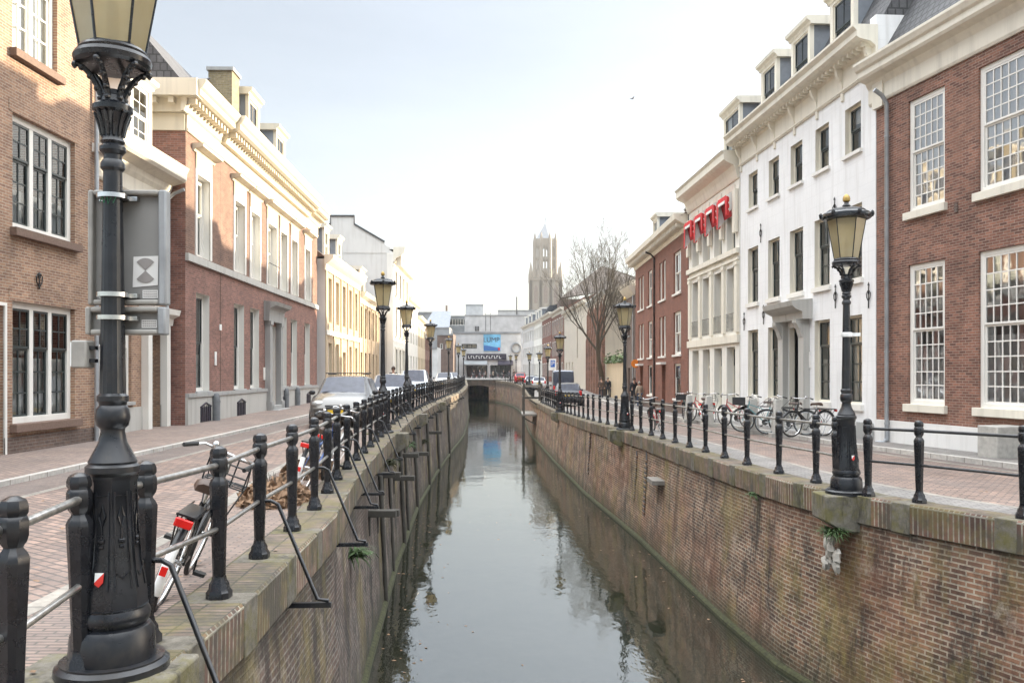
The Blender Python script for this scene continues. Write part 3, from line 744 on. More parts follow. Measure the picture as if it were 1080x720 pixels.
# ------------------------------------------------------------------ houses
class House:
    def __init__(s, name, label, P0, P1, zb, H, D, cat='house', group=None):
        a = Vector((P0[0],P0[1],0)); b = Vector((P1[0],P1[1],0)); s.P0, s.d = a, (b-a).normalized(); s.L = (b-a).length
        s.root = empty(name, (a.x,a.y,zb), math.atan2(s.d.y,s.d.x), label, cat, group)
        s.zb, s.H, s.D, s.op = zb, H, D, []
    def u(s, px):
        k = (px-CX)/F; return (k*s.P0.y-s.P0.x)/(s.d.x-k*s.d.y)
    def z(s, px, py): return E-(py-HZ)/F*(s.P0.y+s.u(px)*s.d.y)-s.zb
    def walls(s, mat, z0=-.6, reveal=.22, rev_mat=None, sides=True, side_mat=None):
        us = sorted(set([0,s.L]+[o[i] for o in s.op for i in (0,1)])); zs = sorted(set([z0,s.H]+[o[i] for o in s.op for i in (2,3)]))
        mb = MB(); rv = MB()
        for ua, ub in zip(us, us[1:]):
            for za, zb in zip(zs, zs[1:]):
                cu, cz = (ua+ub)/2, (za+zb)/2
                if any(o[0] < cu < o[1] and o[2] < cz < o[3] for o in s.op): continue
                mb.quad((ua,0,za),(ub,0,za),(ub,0,zb),(ua,0,zb))
        for (a,b,c,d) in s.op:
            rv.quad((a,0,c),(a,0,d),(a,reveal,d),(a,reveal,c)); rv.quad((b,0,c),(b,reveal,c),(b,reveal,d),(b,0,d))
            rv.quad((a,0,d),(b,0,d),(b,reveal,d),(a,reveal,d)); rv.quad((a,0,c),(a,reveal,c),(b,reveal,c),(b,0,c))
        if not side_mat: s._sides(mb, z0)
        mb.add(rv.v, rv.f, 1 if rev_mat else 0)
        w = mb.build('wall', [mat, rev_mat] if rev_mat else mat, s.root, smooth=0)
        if side_mat: m2 = MB(); s._sides(m2, z0); m2.build('side_wall', side_mat, s.root, smooth=0)
        return w
    def _sides(s, mb, z0):
        L, D, H = s.L, s.D, s.H
        mb.quad((0,D,z0),(0,0,z0),(0,0,H),(0,D,H)); mb.quad((L,0,z0),(L,D,z0),(L,D,H),(L,0,H)); mb.quad((L,D,z0),(0,D,z0),(0,D,H),(L,D,H))
        mb.quad((0,.05,H-.01),(L,.05,H-.01),(L,D,H-.01),(0,D,H-.01))
    def win(s, u0, u1, z0, z1, fm='white_paint', sm=None, mull=1, cols=2, rt=2, rb=2, split=.5, rec=.14, ft=.07, bar=.022, sill='bluestone', so=.08, sh=.09,
            cur=None, arch=None, am='white_paint', glass='window_glass', name='window', op=True, hood=None, parent=None):
        sm = sm or fm
        if u1 < u0: u0, u1 = u1, u0
        if op: s.op.append((u0,u1,z0,z1))
        mb = MB(); y0, y1 = rec, rec+.09
        mb.box(u0,u0+ft,y0,y1,z0,z1); mb.box(u1-ft,u1,y0,y1,z0,z1); mb.box(u0+ft,u1-ft,y0,y1,z1-ft,z1); mb.box(u0+ft,u1-ft,y0,y1,z0,z0+ft)
        bw = (u1-u0-2*ft)/mull; zt = z0+(z1-z0)*split
        for k in range(1, mull): mb.box(u0+ft+bw*k-ft*.5,u0+ft+bw*k+ft*.5,y0+.003,y1-.003,z0+ft,z1-ft)
        fr = mb.build(name, fm, parent or s.root, smooth=0, bevel=.006 if s.P0.y < 30 else 0)
        sash = MB(); pane = MB()
        for k in range(mull):
            a = u0+ft+bw*k+(ft*.5 if k else 0); b = u0+ft+bw*(k+1)-(ft*.5 if k < mull-1 else 0)
            for (za, zb, rows, yy) in ((z0+ft,zt,rb,y0+.045),(zt,z1-ft,rt,y0+.01)):
                if zb-za < .05 or rows == 0: continue
                w = .045; yb = yy+.04
                sash.box(a,a+w,yy,yb,za,zb); sash.box(b-w,b,yy,yb,za,zb); sash.box(a+w,b-w,yy,yb,za,za+w); sash.box(a+w,b-w,yy,yb,zb-w,zb)
                for i in range(1, cols): x = a+w+(b-a-2*w)*i/cols; sash.box(x-bar/2,x+bar/2,yy+.006,yb-.006,za+w,zb-w)
                for i in range(1, rows): zz = za+w+(zb-za-2*w)*i/rows; sash.box(a+w,b-w,yy+.009,yb-.009,zz-bar/2,zz+bar/2)
                for i in range(cols):
                    for j in range(rows):
                        e = random.uniform(-.004,.004); e2 = random.uniform(-.003,.003)
                        xa, xb = a+w+(b-a-2*w)*i/cols, a+w+(b-a-2*w)*(i+1)/cols; za2, zb2 = za+w+(zb-za-2*w)*j/rows, za+w+(zb-za-2*w)*(j+1)/rows
                        pane.quad((xa,yy+.02+e,za2),(xb,yy+.02-e,za2+0),(xb,yy+.02-e+e2,zb2),(xa,yy+.02+e+e2,zb2))
        sash.build('sash', sm, fr, smooth=0); pane.build('pane', glass, fr, smooth=0)
        if sill:
            mb = MB(); mb.box(u0-.09,u1+.09,-so,rec+.02,z0-sh,z0+.004); mb.build('sill', sill, fr, smooth=0, bevel=.01 if s.P0.y < 30 else 0)
        if arch:
            aw, pr = arch; mb = MB()
            mb.box(u0-aw,u0,-pr,.02,z0,z1+aw); mb.box(u1,u1+aw,-pr,.02,z0,z1+aw); mb.box(u0,u1,-pr,.02,z1,z1+aw); mb.build('surround', am, fr, smooth=0)
        if cur is None: cur = random.choice(['sides','none','half','sides','blind','full'])
        if cur != 'none':
            mb = MB(); cm = random.choice(['curtain_white','curtain_white','curtain_cream','curtain_grey']) if cur not in ('full_white','half_white') else 'curtain_white'
            def drape(a, b, za, zb, y=y1+(.012 if glass == 'window_glass_bright' else .045), amp=(.008 if glass == 'window_glass_bright' else .02), n=None):
                n = n or max(4, int((b-a)/.05)); 
                for i in range(n):
                    xa, xb = a+(b-a)*i/n, a+(b-a)*(i+1)/n
                    ya, yb = y+amp*math.sin(i*1.9), y+amp*math.sin((i+1)*1.9)
                    mb.quad((xa,ya,za),(xb,yb,za),(xb,yb,zb),(xa,ya,zb))
            W = u1-u0; Hh = z1-z0
            if cur == 'sides': q = random.uniform(.12,.26); drape(u0,u0+W*q,z0,z1); drape(u1-W*q,u1,z0,z1)
            elif cur in ('half','half_white'): drape(u0,u1,z0,z0+Hh*random.uniform(.35,.55))
            elif cur in ('full','full_white'): drape(u0,u1,z0,z1)
            elif cur == 'blind': mb.quad((u0,y1+.07,z1-Hh*random.uniform(.2,.5)),(u1,y1+.07,z1-Hh*.35),(u1,y1+.07,z1),(u0,y1+.07,z1))
            mb.build('curtain', cm, fr, smooth=60)
        if hood: s.hood(fr, u0-hood[0], u1+hood[0], z1+hood[1], hood[2])
        return fr
    def hood(s, par, u0, u1, z, mat='cream_paint', d=.28, h=.22, name='hood'):
        mb = MB(); mb.extrude([(.0,z),(-.06,z),(-.1,z+h*.35),(-d,z+h*.55),(-d,z+h*.85),(-d-.03,z+h),(.0,z+h)], u0, u1); mb.build(name, mat, par, smooth=0)
    def cornice(s, z, prof, mat, u0=None, u1=None, name='cornice', dent=None, parent=None, ret=True):
        u0 = 0 if u0 is None else u0; u1 = s.L if u1 is None else u1
        mb = MB(); p = max(-y for y,_ in prof)
        mb.extrude([(.01, z+prof[0][1])]+[(y, z+h) for y,h in prof]+[(.01, z+prof[-1][1])], u0-(p*.0), u1)
        o = mb.build(name, mat, parent or s.root, smooth=0)
        if dent:
            w, gap, y0, y1, h0, h1 = dent; mb = MB(); n = int((u1-u0)/gap)
            for i in range(n): x = u0+gap*(i+.5); mb.box(x-w/2,x+w/2,y1,y0,z+h0,z+h1)
            mb.build('dentils', mat, o, smooth=0)
        return o
    def band(s, z0, z1, pr, mat, name='plinth', skip=(), u0=None, u1=None, bevel=0.):
        u0 = 0 if u0 is None else u0; u1 = s.L if u1 is None else u1
        cuts = sorted((o[0],o[1]) for o in list(s.op)+list(skip) if o[2] < z1-.01 and o[3] > z0+.01) if True else []
        mb = MB(); a = u0
        for c0, c1 in cuts+[(u1,u1)]:
            if c0-a > .01: mb.box(a,c0,-pr,.0,z0,z1)
            a = max(a, c1)
        return mb.build(name, mat, s.root, smooth=0)
    def pipe(s, u, z0, z1, mat='zinc', y=-.1, r=.05, top=None):
        mb = MB(); pts = [(u,y,z0),(u,y,z1)]
        if top: pts += [(u,y-top*.4,z1+.2),(u,y-top,z1+.32)]
        mb.tube(pts, r, 10); 
        z = z0+.4
        while z < z1: mb.lathe([(r+.012,0),(r+.012,.05)], 10, (u,y,z)); z += 1.8
        return mb.build('downpipe', mat, s.root, smooth=50)
    def gable_roof(s, z, ridge, mat, hip0=0., hip1=0., over=.0, yr=None, gable_mat=None, name='roof'):
        L, D = s.L, s.D; yr = yr or D/2; mb = MB()
        A,B,C,Dd = (0,-over,z),(L,-over,z),(L,D,z),(0,D,z); R0,R1 = (hip0,yr,ridge),(L-hip1,yr,ridge)
        mb.quad(A,B,R1,R0); mb.quad(C,Dd,R0,R1)
        g = MB(); (mb if hip0 else g).poly([Dd,A,R0]); (mb if hip1 else g).poly([B,C,R1])
        o = mb.build(name, mat, s.root, smooth=0)
        cap = MB(); cap.tube([R0,R1], .1, 6); cap.build('ridge_tiles', mat, o)
        if g.v: g.build('gable', gable_mat or mat, s.root, smooth=0)
        return o
    def mansard(s, z, ztop, inset, mat, ridge=None):
        L, D = s.L, s.D; mb = MB()
        A,B,C,Dd = (0,.0,z),(L,.0,z),(L,D,z),(0,D,z); a,b,c,d = (.0,inset,ztop),(L,inset,ztop),(L,D-inset,ztop),(.0,D-inset,ztop)
        mb.quad(A,B,b,a); mb.quad(C,Dd,d,c); mb.quad(B,C,c,b); mb.quad(Dd,A,a,d)
        r = ridge or ztop+.6; mb.quad(a,b,(L,D/2,r),(0,D/2,r)); mb.quad((0,D/2,r),(L,D/2,r),c,d); mb.poly([b,c,(L,D/2,r)]); mb.poly([d,a,(0,D/2,r)])
        return mb.build('roof', mat, s.root, smooth=0)
    def dormer(s, u0, u1, z0, z1, y0, dep, cheek='lead', front='white_paint', cols=2, rt=1, rb=1, sm=None, split=.5, over=.14, margin=.14):
        root = empty('dormer', (0,0,0)); root.parent = s.root
        mb = MB(); mb.quad((u0,y0,z0),(u0,y0,z1),(u0,y0+dep,z1),(u0,y0+dep,z0)); mb.build('cheek', cheek, root, smooth=0); mb = MB(); mb.quad((u1,y0,z0),(u1,y0+dep,z0),(u1,y0+dep,z1),(u1,y0,z1)); mb.build('cheek', cheek, root, smooth=0)
        mb = MB(); m = margin; a,b,c,d = u0+m,u1-m,z0+m,z1-.1
        mb.box(u0-.02,a,y0-.03,y0+.1,z0,z1); mb.box(b,u1+.02,y0-.03,y0+.1,z0,z1); mb.box(a,b,y0-.03,y0+.1,d,z1); mb.box(a,b,y0-.03,y0+.1,z0,c); mb.build('dormer_front', front, root, smooth=0)
        mb = MB(); mb.extrude([(y0+dep,z1),(y0-.05,z1),(y0-.08,z1+.08),(y0-over-.04,z1+.14),(y0-over-.06,z1+.24),(y0-over,z1+.26),(y0+dep,z1+.3)], u0-over, u1+over); mb.build('dormer_roof', front, root, smooth=0)
        s.win(a,b,c,d,front,sm,1,cols,rt,rb,split,rec=y0+.01,ft=.05,sill=None,cur=random.choice(['none','sides','half']),op=False,parent=root)
        return root
    def door(s, u0, u1, z0, z1, mat='door_green', fan=.0, rec=.2, fm='white_paint', step=True, panels=(2,3), arch=None, op=True):
        if op: s.op.append((u0,u1,z0,z1))
        r = MB(); ft = .08; y = rec
        r.box(u0,u0+ft,y-.02,y+.1,z0,z1); r.box(u1-ft,u1,y-.02,y+.1,z0,z1); r.box(u0+ft,u1-ft,y-.02,y+.1,z1-ft,z1)
        zt = z1-fan if fan else z1
        if fan: r.box(u0+ft,u1-ft,y-.015,y+.1,zt-.1,zt)
        fr = r.build('door_frame', fm, s.root, smooth=0)
        m = MB(); a,b,t = u0+ft,u1-ft,(zt-.1 if fan else z1-ft); m.box(a,b,y+.02,y+.07,z0+.02,t)
        nx, nz = panels
        for i in range(nx):
            for j in range(nz):
                x0 = a+(b-a)*(i+.12)/nx; x1 = a+(b-a)*(i+.88)/nx; h0 = z0+.1+(t-z0-.1)*(j+.1)/nz; h1 = z0+.1+(t-z0-.1)*(j+.9)/nz
                m.box(x0,x1,y+.005,y+.03,h0,h1)
        dr = m.build('door', mat, s.root, smooth=0, bevel=.008 if s.P0.y < 45 else 0)
        h = MB(); h.blob(((a+b)/2+(b-a)*.38,y-.02,z0+1.05), .035, 1, 8, 6, 0); h.build('door_knob', 'gold_paint', dr)
        if fan: p = MB(); p.quad((a,y+.05,zt),(b,y+.05,zt),(b,y+.05,z1-ft),(a,y+.05,z1-ft)); p.build('fanlight', 'window_glass', fr, smooth=0)
        if step: q = MB(); q.box(u0-.15,u1+.15,-.3,rec,z0-.6,z0); q.build('doorstep', 'bluestone', s.root, bevel=.01)
        if arch:
            aw, pr = arch; q = MB(); q.box(u0-aw,u0,-pr,.02,z0,z1+aw); q.box(u1,u1+aw,-pr,.02,z0,z1+aw); q.box(u0,u1,-pr,.02,z1,z1+aw); q.build('door_surround', fm, s.root, smooth=0)
        return fr
    def anchor(s, u, z, h=.75, mat='black_iron'):
        mb = MB(); mb.tube([(u,-.03,z-h*.5),(u,-.03,z+h*.55)], [.016,.012], 5)
        for sg in (-1,1):
            mb.tube([(u,-.03,z-.12),(u+sg*.09,-.03,z-.02),(u+sg*.11,-.03,z+.1),(u+sg*.05,-.03,z+.16),(u+sg*.03,-.03,z+.08)], .012, 5)
        mb.tube([(u,-.03,z+h*.5),(u,-.03,z+h*.65)], [.03,.004], 5)
        mb.build('wall_anchor', mat, s.root)
    def chimney(s, u0, u1, y0, y1, z0, z1, mat='brick_yellow', pots=0):
        mb = MB(); mb.box(u0,u1,y0,y1,z0,z1); o = mb.build('chimney', mat, s.root, smooth=0)
        c = MB(); c.box(u0-.06,u1+.06,y0-.06,y1+.06,z1-.02,z1+.1); c.build('chimney_cap', 'bluestone', o)
        for k in range(pots):
            p = MB(); p.lathe([(.12,0),(.1,.4),(.12,.42)], 10, (u0+(u1-u0)*(k+.5)/pots,(y0+y1)/2,z1+.1)); p.build('chimney_pot', 'brick_orange', o)
        return o

CLASSIC = [(-.06,0),(-.08,.12),(-.14,.2),(-.14,.3),(-.42,.36),(-.52,.42),(-.52,.6),(-.56,.64),(-.62,.74),(-.62,.8)]

# --- near brick house, left edge
h = House('brick_house','sunlit orange brick house with white triple windows behind the near lamp post',(-9.9,9.5),(-9.64,19.85),0,11.6,9)
ua, ub = h.u(13.2), h.u(79)
for (yt, yb, kw) in ((118,240,{}),(317,447.5,{})):
    zt, zb = h.z(13.5,yt), h.z(13.5,yb)
    h.win(ua,ub,zb,zt,'white_paint','dark_sash',3,2,2,3,.62,rec=.1,ft=.13,bar=.03,sill='sill_brick',so=.14,sh=.16,cur='half_white')
h.win(h.u(13),h.u(60.5),h.z(14,52),h.z(14,52)+2.2,'white_paint','white_paint',2,2,1,3,.72,rec=.1,ft=.1,bar=.035,sill='sill_brick',so=.14,sh=.16,cur='full_white')
h.win(h.u(-75),h.u(-20),h.z(14,52),h.z(14,52)+2.2,'white_paint','white_paint',2,2,1,3,.72,rec=.1,ft=.1,sill='sill_brick',cur='half')
h.win(h.u(-110),h.u(-25),h.z(13.5,240),h.z(13.5,118),'white_paint','dark_sash',3,2,2,3,.62,rec=.1,ft=.11,sill='sill_brick',cur='sides')
h.door(h.u(-42),h.u(4),.06,2.95,'door_green',.6,.1,arch=(.06,.03))
h.walls('brick_orange', reveal=.12)
for (zt, k) in ((h.z(13.5,317),0),(h.z(13.5,118),1)):
    mb = MB(); mb.box(ua-.12,ub+.12,-.012,.0,zt+.0,zt+.24); mb.build('soldier_course', 'coping_brick' if 0 else 'brick_orange', h.root, smooth=0)
h.band(-.1,.42,.025,'brick_dark')
h.pipe(h.u(97.5), .0, 9.2, 'zinc')
h.anchor(h.u(40), h.z(40,297), .3)
h.gable_roof(11.6,15,'roof_tile_brown',over=.3,gable_mat='brick_orange')
h.cornice(11.2,[(-.05,0),(-.1,.1),(-.3,.2),(-.3,.4)],'white_paint')
mb = MB(); mb.box(h.u(97),h.u(97)+.5,-.25,.02,6.75,6.95); mb.build('corner_bracket','white_paint',h.root)

# --- low house with wide white cornice
h = House('low_house','low brick house with wide white cornice between two taller brick houses',(-10.2,19.95),(-10.18,25.1),0,7.3,8)
h.win(1.5,2.7,4.3,6.7,'white_paint','dark_sash',1,2,2,2,.5,cur='sides')
h.win(.9,2.9,.9,2.95,'white_paint','white_paint',2,2,1,3,.7,rec=.08,ft=.09,cur='half_white')
h.door(3.75,4.75,.08,3.0,'door_green',.7,.25,panels=(1,3))
h.walls('brick_orange')
h.band(.0,.75,.03,'pale_stone')
mb = MB(); mb.box(3.5,3.75,-.2,.02,.05,3.05); mb.box(4.75,5.0,-.2,.02,.05,3.05); mb.extrude([(.0,3.05),(-.22,3.05),(-.25,3.25),(-.42,3.34),(-.46,3.5),(.0,3.52)],3.35,5.12); mb.build('door_surround','white_paint',h.root,smooth=0)
mb = MB()
mb.box(3.35,4.2,-.06,.0,3.7,6.0); mb.build('shutter_panel','shutter_dark',h.root)
mb = MB()
for k in range(18): mb.box(3.4,4.15,-.1,-.05,3.75+k*.125,3.82+k*.125)
mb.build('shutter_slats','shutter_dark',h.root)
h.cornice(7.0,[(-.04,-.55),(-.08,-.5),(-.08,-.12),(-.16,0),(-.2,.15),(-.55,.25),(-.62,.32),(-.62,.5),(-.7,.66)],'cream_paint')
h.pipe(4.95,.1,6.7,'zinc',-.12,.05,.5)
h.dormer(2.8,4.1,7.75,9.6,.0,3.2,cheek='white_paint',sm='white_paint',cols=2,rt=2,rb=2)
h.gable_roof(7.6,11,'roof_tile_grey',gable_mat='brick_orange')

# --- long mansion
M = h = House('brick_mansion','long red brick mansion with cream entablature, tall white windows and stone door case',(-9.65,25.2),(-10.22,44.7),0.02,9.3,11)
cols = [(208.5,220.5),(248,258),(265,273.5),None,(296,303),(307.5,313.6),(321.8,327.3)]
zw = (1.08,4.12); zu = (5.25,7.75)
us = []
for i, c in enumerate(cols):
    if c: us.append((h.u(c[0])-.15, h.u(c[0])-.15+1.25))
    else: us.append((h.u(281.5), h.u(281.5)+1.5))
for i, (a, b) in enumerate(us):
    if i != 3:
        h.win(a,b,*zw,'white_paint','dark_sash',1,1,1,2,.5,rec=.2,ft=.11,sill='bluestone',cur=['half_white','full','sides','none','full','half','sides'][i])
    h.win(a,b,zu[0],zu[1],'white_paint','white_paint',1,1,1,1,.55,rec=.2,ft=.11,sill=None,arch=(.14,.05),cur=['full_white','sides','full','full_white','half','full','sides'][i])
    f = kids(h.root)[-1] if 0 else h.root
    mb = MB(); mb.box(a-.12,b+.12,-.06,0,zu[1]+.145,zu[1]+.62); mb.build('window_panel','cream_entablature',h.root)
    h.hood(h.root,a-.35,b+.35,zu[1]+.62,'cream_entablature',.34,.24)
d0, d1 = us[3]
h.door(d0+.1,d1-.1,.35,3.6,'door_brown',1.0,.35,step=False)
h.walls('brick_red', reveal=.24, rev_mat='white_paint')
# the upper storey's brick is paler
h.band(5.2,9.15,.012,'brick_upper','upper_brickwork')
for (a,b) in ((us[0][0]+.15,us[0][1]-.1),(us[1][0]+.1,us[1][1]-.1),(us[4][0]+.2,us[4][1]-.2),(us[6][0]+.1,us[6][1]-.2)):
    mb = MB(); mb.box(a,b,-.095,-.082,.14,.6); mb.tube([(a,-.09,.6),((a+b)/2,-.09,.72),(b,-.09,.6)],.03,4); mb.build('cellar_window','fascia_dark',h.root)
    mb = MB()
    for k in range(5): x = a+(b-a)*(k+.5)/5; mb.tube([(x,-.105,.14),(x,-.105,.64)],.01,4)
    mb.build('cellar_grille','black_iron',h.root)
h.band(-.3,.92,.08,'pale_stone',skip=[(d0-.25,d1+.25,0,3)])
h.band(.92,1.04,.12,'bluestone','plinth_moulding',skip=[(d0-.25,d1+.25,0,3)])
h.band(4.98,5.2,.1,'pale_stone','string_course',skip=())
for k,(x,n) in enumerate(((us[0][1]+1.1,.12),(h.L-.02,.0))):
    if n: mb = MB(); mb.box(x,x+.02,-.014,.0,0,9.2); mb.build('building_joint','brick_dark',h.root)
# door case
mb = MB()
for x in (d0-.32,d1-.02):
    mb.box(x,x+.34,-.22,.0,.12,3.75); mb.box(x-.04,x+.38,-.28,.0,-.1,.5); mb.box(x-.03,x+.37,-.26,.0,3.6,3.75)
mb.extrude([(.0,3.75),(-.22,3.75),(-.24,4.2),(-.3,4.28),(-.5,4.36),(-.56,4.5),(.0,4.55)],d0-.5,d1+.5)
mb.build('door_case','bluestone',h.root,smooth=0)
mb = MB(); mb.box(d0-.3,d1+.3,-.55,.3,-.3,.18); mb.box(d0-.2,d1+.2,-.28,.3,.18,.34); mb.build('doorstep','bluestone',h.root,bevel=.012)
mb = MB()                                  # small balcony rail over the door
mb.tube([(d0-.1,-.14,6.1),(d1+.1,-.14,6.1)],.02,6); mb.build('balcony_rail','black_iron',h.root)
# entablature, projecting over the middle part
sp = us[0][1]+1.0
h.cornice(8.8,[(-.06,0),(-.1,.06),(-.06,.1),(-.06,.46),(-.12,.52)],'cream_entablature',name='frieze')
for (a,b,p) in ((-.35,sp,0),(sp,h.L-2.8,.14),(h.L-2.8,h.L+.3,0)):
    h.cornice(9.3,[(y-p,z) for y,z in [(-.08,0),(-.12,.1),(-.16,.2),(-.16,.36),(-.46,.4),(-.56,.46),(-.56,.62),(-.62,.68),(-.72,.84),(-.72,.92)]],'cream_entablature',a,b,dent=(.12,.3,-.15-p,-.4-p,.22,.37))
mb = MB(); mb.box(-.06,.0,0,4,8.8,9.3); mb.box(-.5,0,-.5,5,9.7,10.2); mb.box(-.2,0,0,5,9.31,9.7)
for k in range(9): mb.box(-.4,-.2,.2+k*.5,.36+k*.5,9.52,9.69)
mb.build('side_cornice','cream_entablature',h.root,smooth=0)
mb = MB(); mb.box(-.025,0,.75,6,-.3,9); mb.build('side_render','white_paint',h.root,smooth=0) if 0 else None
h.mansard(10.16,12.6,2.0,'roof_tile_grey',13.0)
h.dormer(7.0,8.5,10.1,12.15,.1,3.5,'lead','cream_entablature',2,1,1)
h.dormer(11.2,12.8,10.1,12.0,.1,3.5,'lead','cream_entablature',2,1,1)
h.chimney(5.8,6.7,.35,1.2,10.0,12.65,'brick_tan')
for (px,py,w,hh,mt) in ((226,378,.16,.45,'white_plastic'),(231,345,.2,.2,'white_plastic'),(277.5,394,.25,.5,'white_paint')):
    u_, z_ = h.u(px), h.z(px,py); mb = MB(); mb.box(u_,u_+w,-.035,0,z_-hh/2,z_+hh/2); mb.build('wall_plaque',mt,h.root,bevel=.01)
mb = MB(); mb.box(-.3,-.06,.2,.6,3.0,4.1); 
# --- yellow houses beyond
def ribbed(h, n, mat, z0, z1, pr=.07, w=.22):
    for i in range(n+1):
        mb = MB(); x = min(max(h.L*i/n-w/2, .0), h.L-w); mb.box(x,x+w,-pr,0,z0,z1); mb.build('pilaster', mat, h.root, smooth=0)
h = House('yellow_house','sunlit pale yellow house with pilasters, right next to the red brick mansion',(-9.85,45.0),(-10.1,56.5),.12,7.6,9)
for i in range(5):
    a = .9+i*2.2
    h.win(a,a+.95,4.3,6.7,'white_paint','white_paint',1,2,1,2,.6,rec=.16,cur='full' if i % 2 else 'sides',sill=None)
    if i != 2: h.win(a,a+.95,.9,3.2,'white_paint','white_paint',1,2,1,2,.6,rec=.16,cur='half',sill=None)
    else: h.door(a,a+1.0,.05,2.8,'door_brown',.5,.2)
h.walls('brick_yellow', rev_mat='yellow_stucco', side_mat='grey_stucco')
ribbed(h,5,'yellow_stucco',.5,7.0); h.band(-.2,.5,.05,'pale_stone'); h.band(3.6,3.85,.09,'cream_stucco','string_course')
h.cornice(7.0,[(-.06,0),(-.1,.3),(-.3,.45),(-.45,.6),(-.5,.8)],'cream_paint',-.2)
h.gable_roof(7.7,11.2,'roof_tile_brown',gable_mat='brick_dark')
h.dormer(2.2,3.5,7.8,9.6,.5,2.4,'lead','cream_paint'); h.dormer(6.2,7.5,7.8,9.6,.5,2.4,'lead','cream_paint')
h.chimney(9.6,10.9,2.4,3.4,9.5,11.9,'brick_dark',2)
h = House('yellow_house','second sunlit yellow house, lower, just before the white gable',(-10.15,56.6),(-10.5,67.2),.2,6.7,9)
for i in range(5):
    a = .7+i*2.05
    h.win(a,a+.9,3.9,6.0,'white_paint','white_paint',1,2,1,2,.6,rec=.14,cur='full',sill=None)
    h.win(a,a+.9,.9,2.9,'white_paint','white_paint',1,2,1,2,.6,rec=.14,cur='half',sill=None)
h.walls('brick_yellow'); ribbed(h,5,'yellow_stucco',.4,6.2,.05); h.band(-.2,.4,.05,'pale_stone')
h.cornice(6.2,[(-.06,0),(-.1,.3),(-.4,.45),(-.5,.7)],'cream_paint')
h.gable_roof(6.9,10,'roof_tile_brown',gable_mat='brick_dark'); h.dormer(3,5.2,7.0,8.7,.4,2.6,'lead','cream_paint',3); h.dormer(7.2,8.4,7.0,8.6,.8,2.4,'lead','white_paint')
h = House('gabled_house','tall white house with stepped side gable and heavy sunlit cornice',(-9.45,68),(-9.6,79),.25,11.0,9)
for i in range(4):
    for (a,b) in ((1.0,3.4),(4.4,6.8),(7.7,9.7)):
        x = 1.0+i*2.6; h.win(x,x+1.1,a,b,'white_paint','dark_sash',1,2,1,2,.5,cur='sides',arch=(.18,.08),am='cream_paint')
h.walls('cream_stucco', side_mat='grey_stucco')
h.cornice(10.3,[(-.1,0),(-.2,.3),(-.6,.5),(-.9,.8),(-.95,1.2)],'cream_paint',-.1,None,dent=(.3,.9,-.2,-.6,-.3,.5))
h.gable_roof(11.3,13.6,'roof_tile_grey',gable_mat='grey_stucco',yr=4.2)
mb = MB(); mb.poly([(-.03,-.1,11.0),(-.03,.7,11.5),(-.03,.7,11.9),(-.03,3.1,13.3),(-.03,3.1,13.9),(-.03,5.0,13.9),(-.03,5.0,13.3),(-.03,9,11.4),(-.03,9,11.0)]); mb.build('parapet_gable','grey_stucco',h.root,smooth=0)
mb = MB(); mb.tube([(-.03,.7,11.9),(-.03,3.1,13.3),(-.03,3.1,13.95),(-.03,5.0,13.95),(-.03,5.0,13.3),(-.03,9,11.4)],.1,4); mb.build('gable_coping','roof_felt',h.root)
mb = MB(); mb.box(-.12,.0,.0,.5,.3,11.0); mb.build('corner_pier','white_paint',h.root)
for k,(p0,p1,zb,H,m,lb,fl) in enumerate((((-9.75,79.2),(-9.95,90),.28,8.4,'cream_stucco','sunlit cream house just beyond the tall white gabled house',2),((-10,90.2),(-10.6,104),.3,7.4,'yellow_stucco','distant yellow house at the end of the left row',2),((-10.8,105),(-12,128),.4,6.4,'brick_brown','low distant brick house near the bridge on the left',2))):
    h = House('row_house',lb,p0,p1,zb,H,8)
    n = int(h.L/2.4)
    for i in range(n):
        for f in range(fl): x = .6+i*h.L/n; h.win(x,x+1.1,1.0+f*3.3,3.1+f*3.3,'white_paint','white_paint',1,2,1,1,.5,cur='none',sill=None)
    h.walls(m); h.cornice(H-.6,[(-.06,0),(-.1,.3),(-.4,.45),(-.5,.7)],'cream_paint'); h.gable_roof(H,H+2.6,'roof_tile_grey',gable_mat='grey_stucco')

# --- right bank, near: tall-windowed brick house
h = House('brick_house','brown brick house with tall many-paned white windows and white plinth',(9.4,22),(11.15,13.2),-.12,8.7,11)
zz = [(h.z(957.5,431),h.z(957.5,280)),(h.z(955,231),h.z(957.5,108))]
w1 = (h.u(958),h.u(996.5)); w2 = (h.u(1032),h.u(1032)+(w1[1]-w1[0])*1.05)
for k,(a,b) in enumerate((w1,w2)):
    for f,(c,d) in enumerate(zz):
        h.win(a,b,c+.12,d,'white_paint','white_paint',1,5,4,5,.53,rec=.05,ft=.1,bar=.028,sill='cream_paint',so=.1,sh=.18,cur='full_white' if f else 'half',glass='window_glass_bright')
h.win(w2[1]+.9,w2[1]+2.2,zz[0][0]+.12,zz[0][1],'white_paint','white_paint',1,5,4,5,.53,rec=.05,ft=.1,sill='cream_paint',cur='half')
h.win(w2[1]+.9,w2[1]+2.2,zz[1][0]+.12,zz[1][1],'white_paint','white_paint',1,5,4,5,.53,rec=.05,ft=.1,sill='cream_paint',cur='full_white')
h.walls('brick_brown', reveal=.1)
h.band(-.3,.6,.05,'white_plinth')
h.cornice(8.7,[(-.04,0),(-.07,.06),(-.07,.42),(-.12,.5),(-.16,.58),(-.36,.64),(-.4,.7),(-.4,.84),(-.46,.88),(-.52,1.0),(-.52,1.06)],'cream_paint',-.25)
mb = MB(); mb.box(-.02,.4,-.12,.0,8.55,9.2); mb.build('cornice_block','cream_paint',h.root)
h.pipe(h.u(939),.1,8.55,'zinc',-.1,.055,.35)
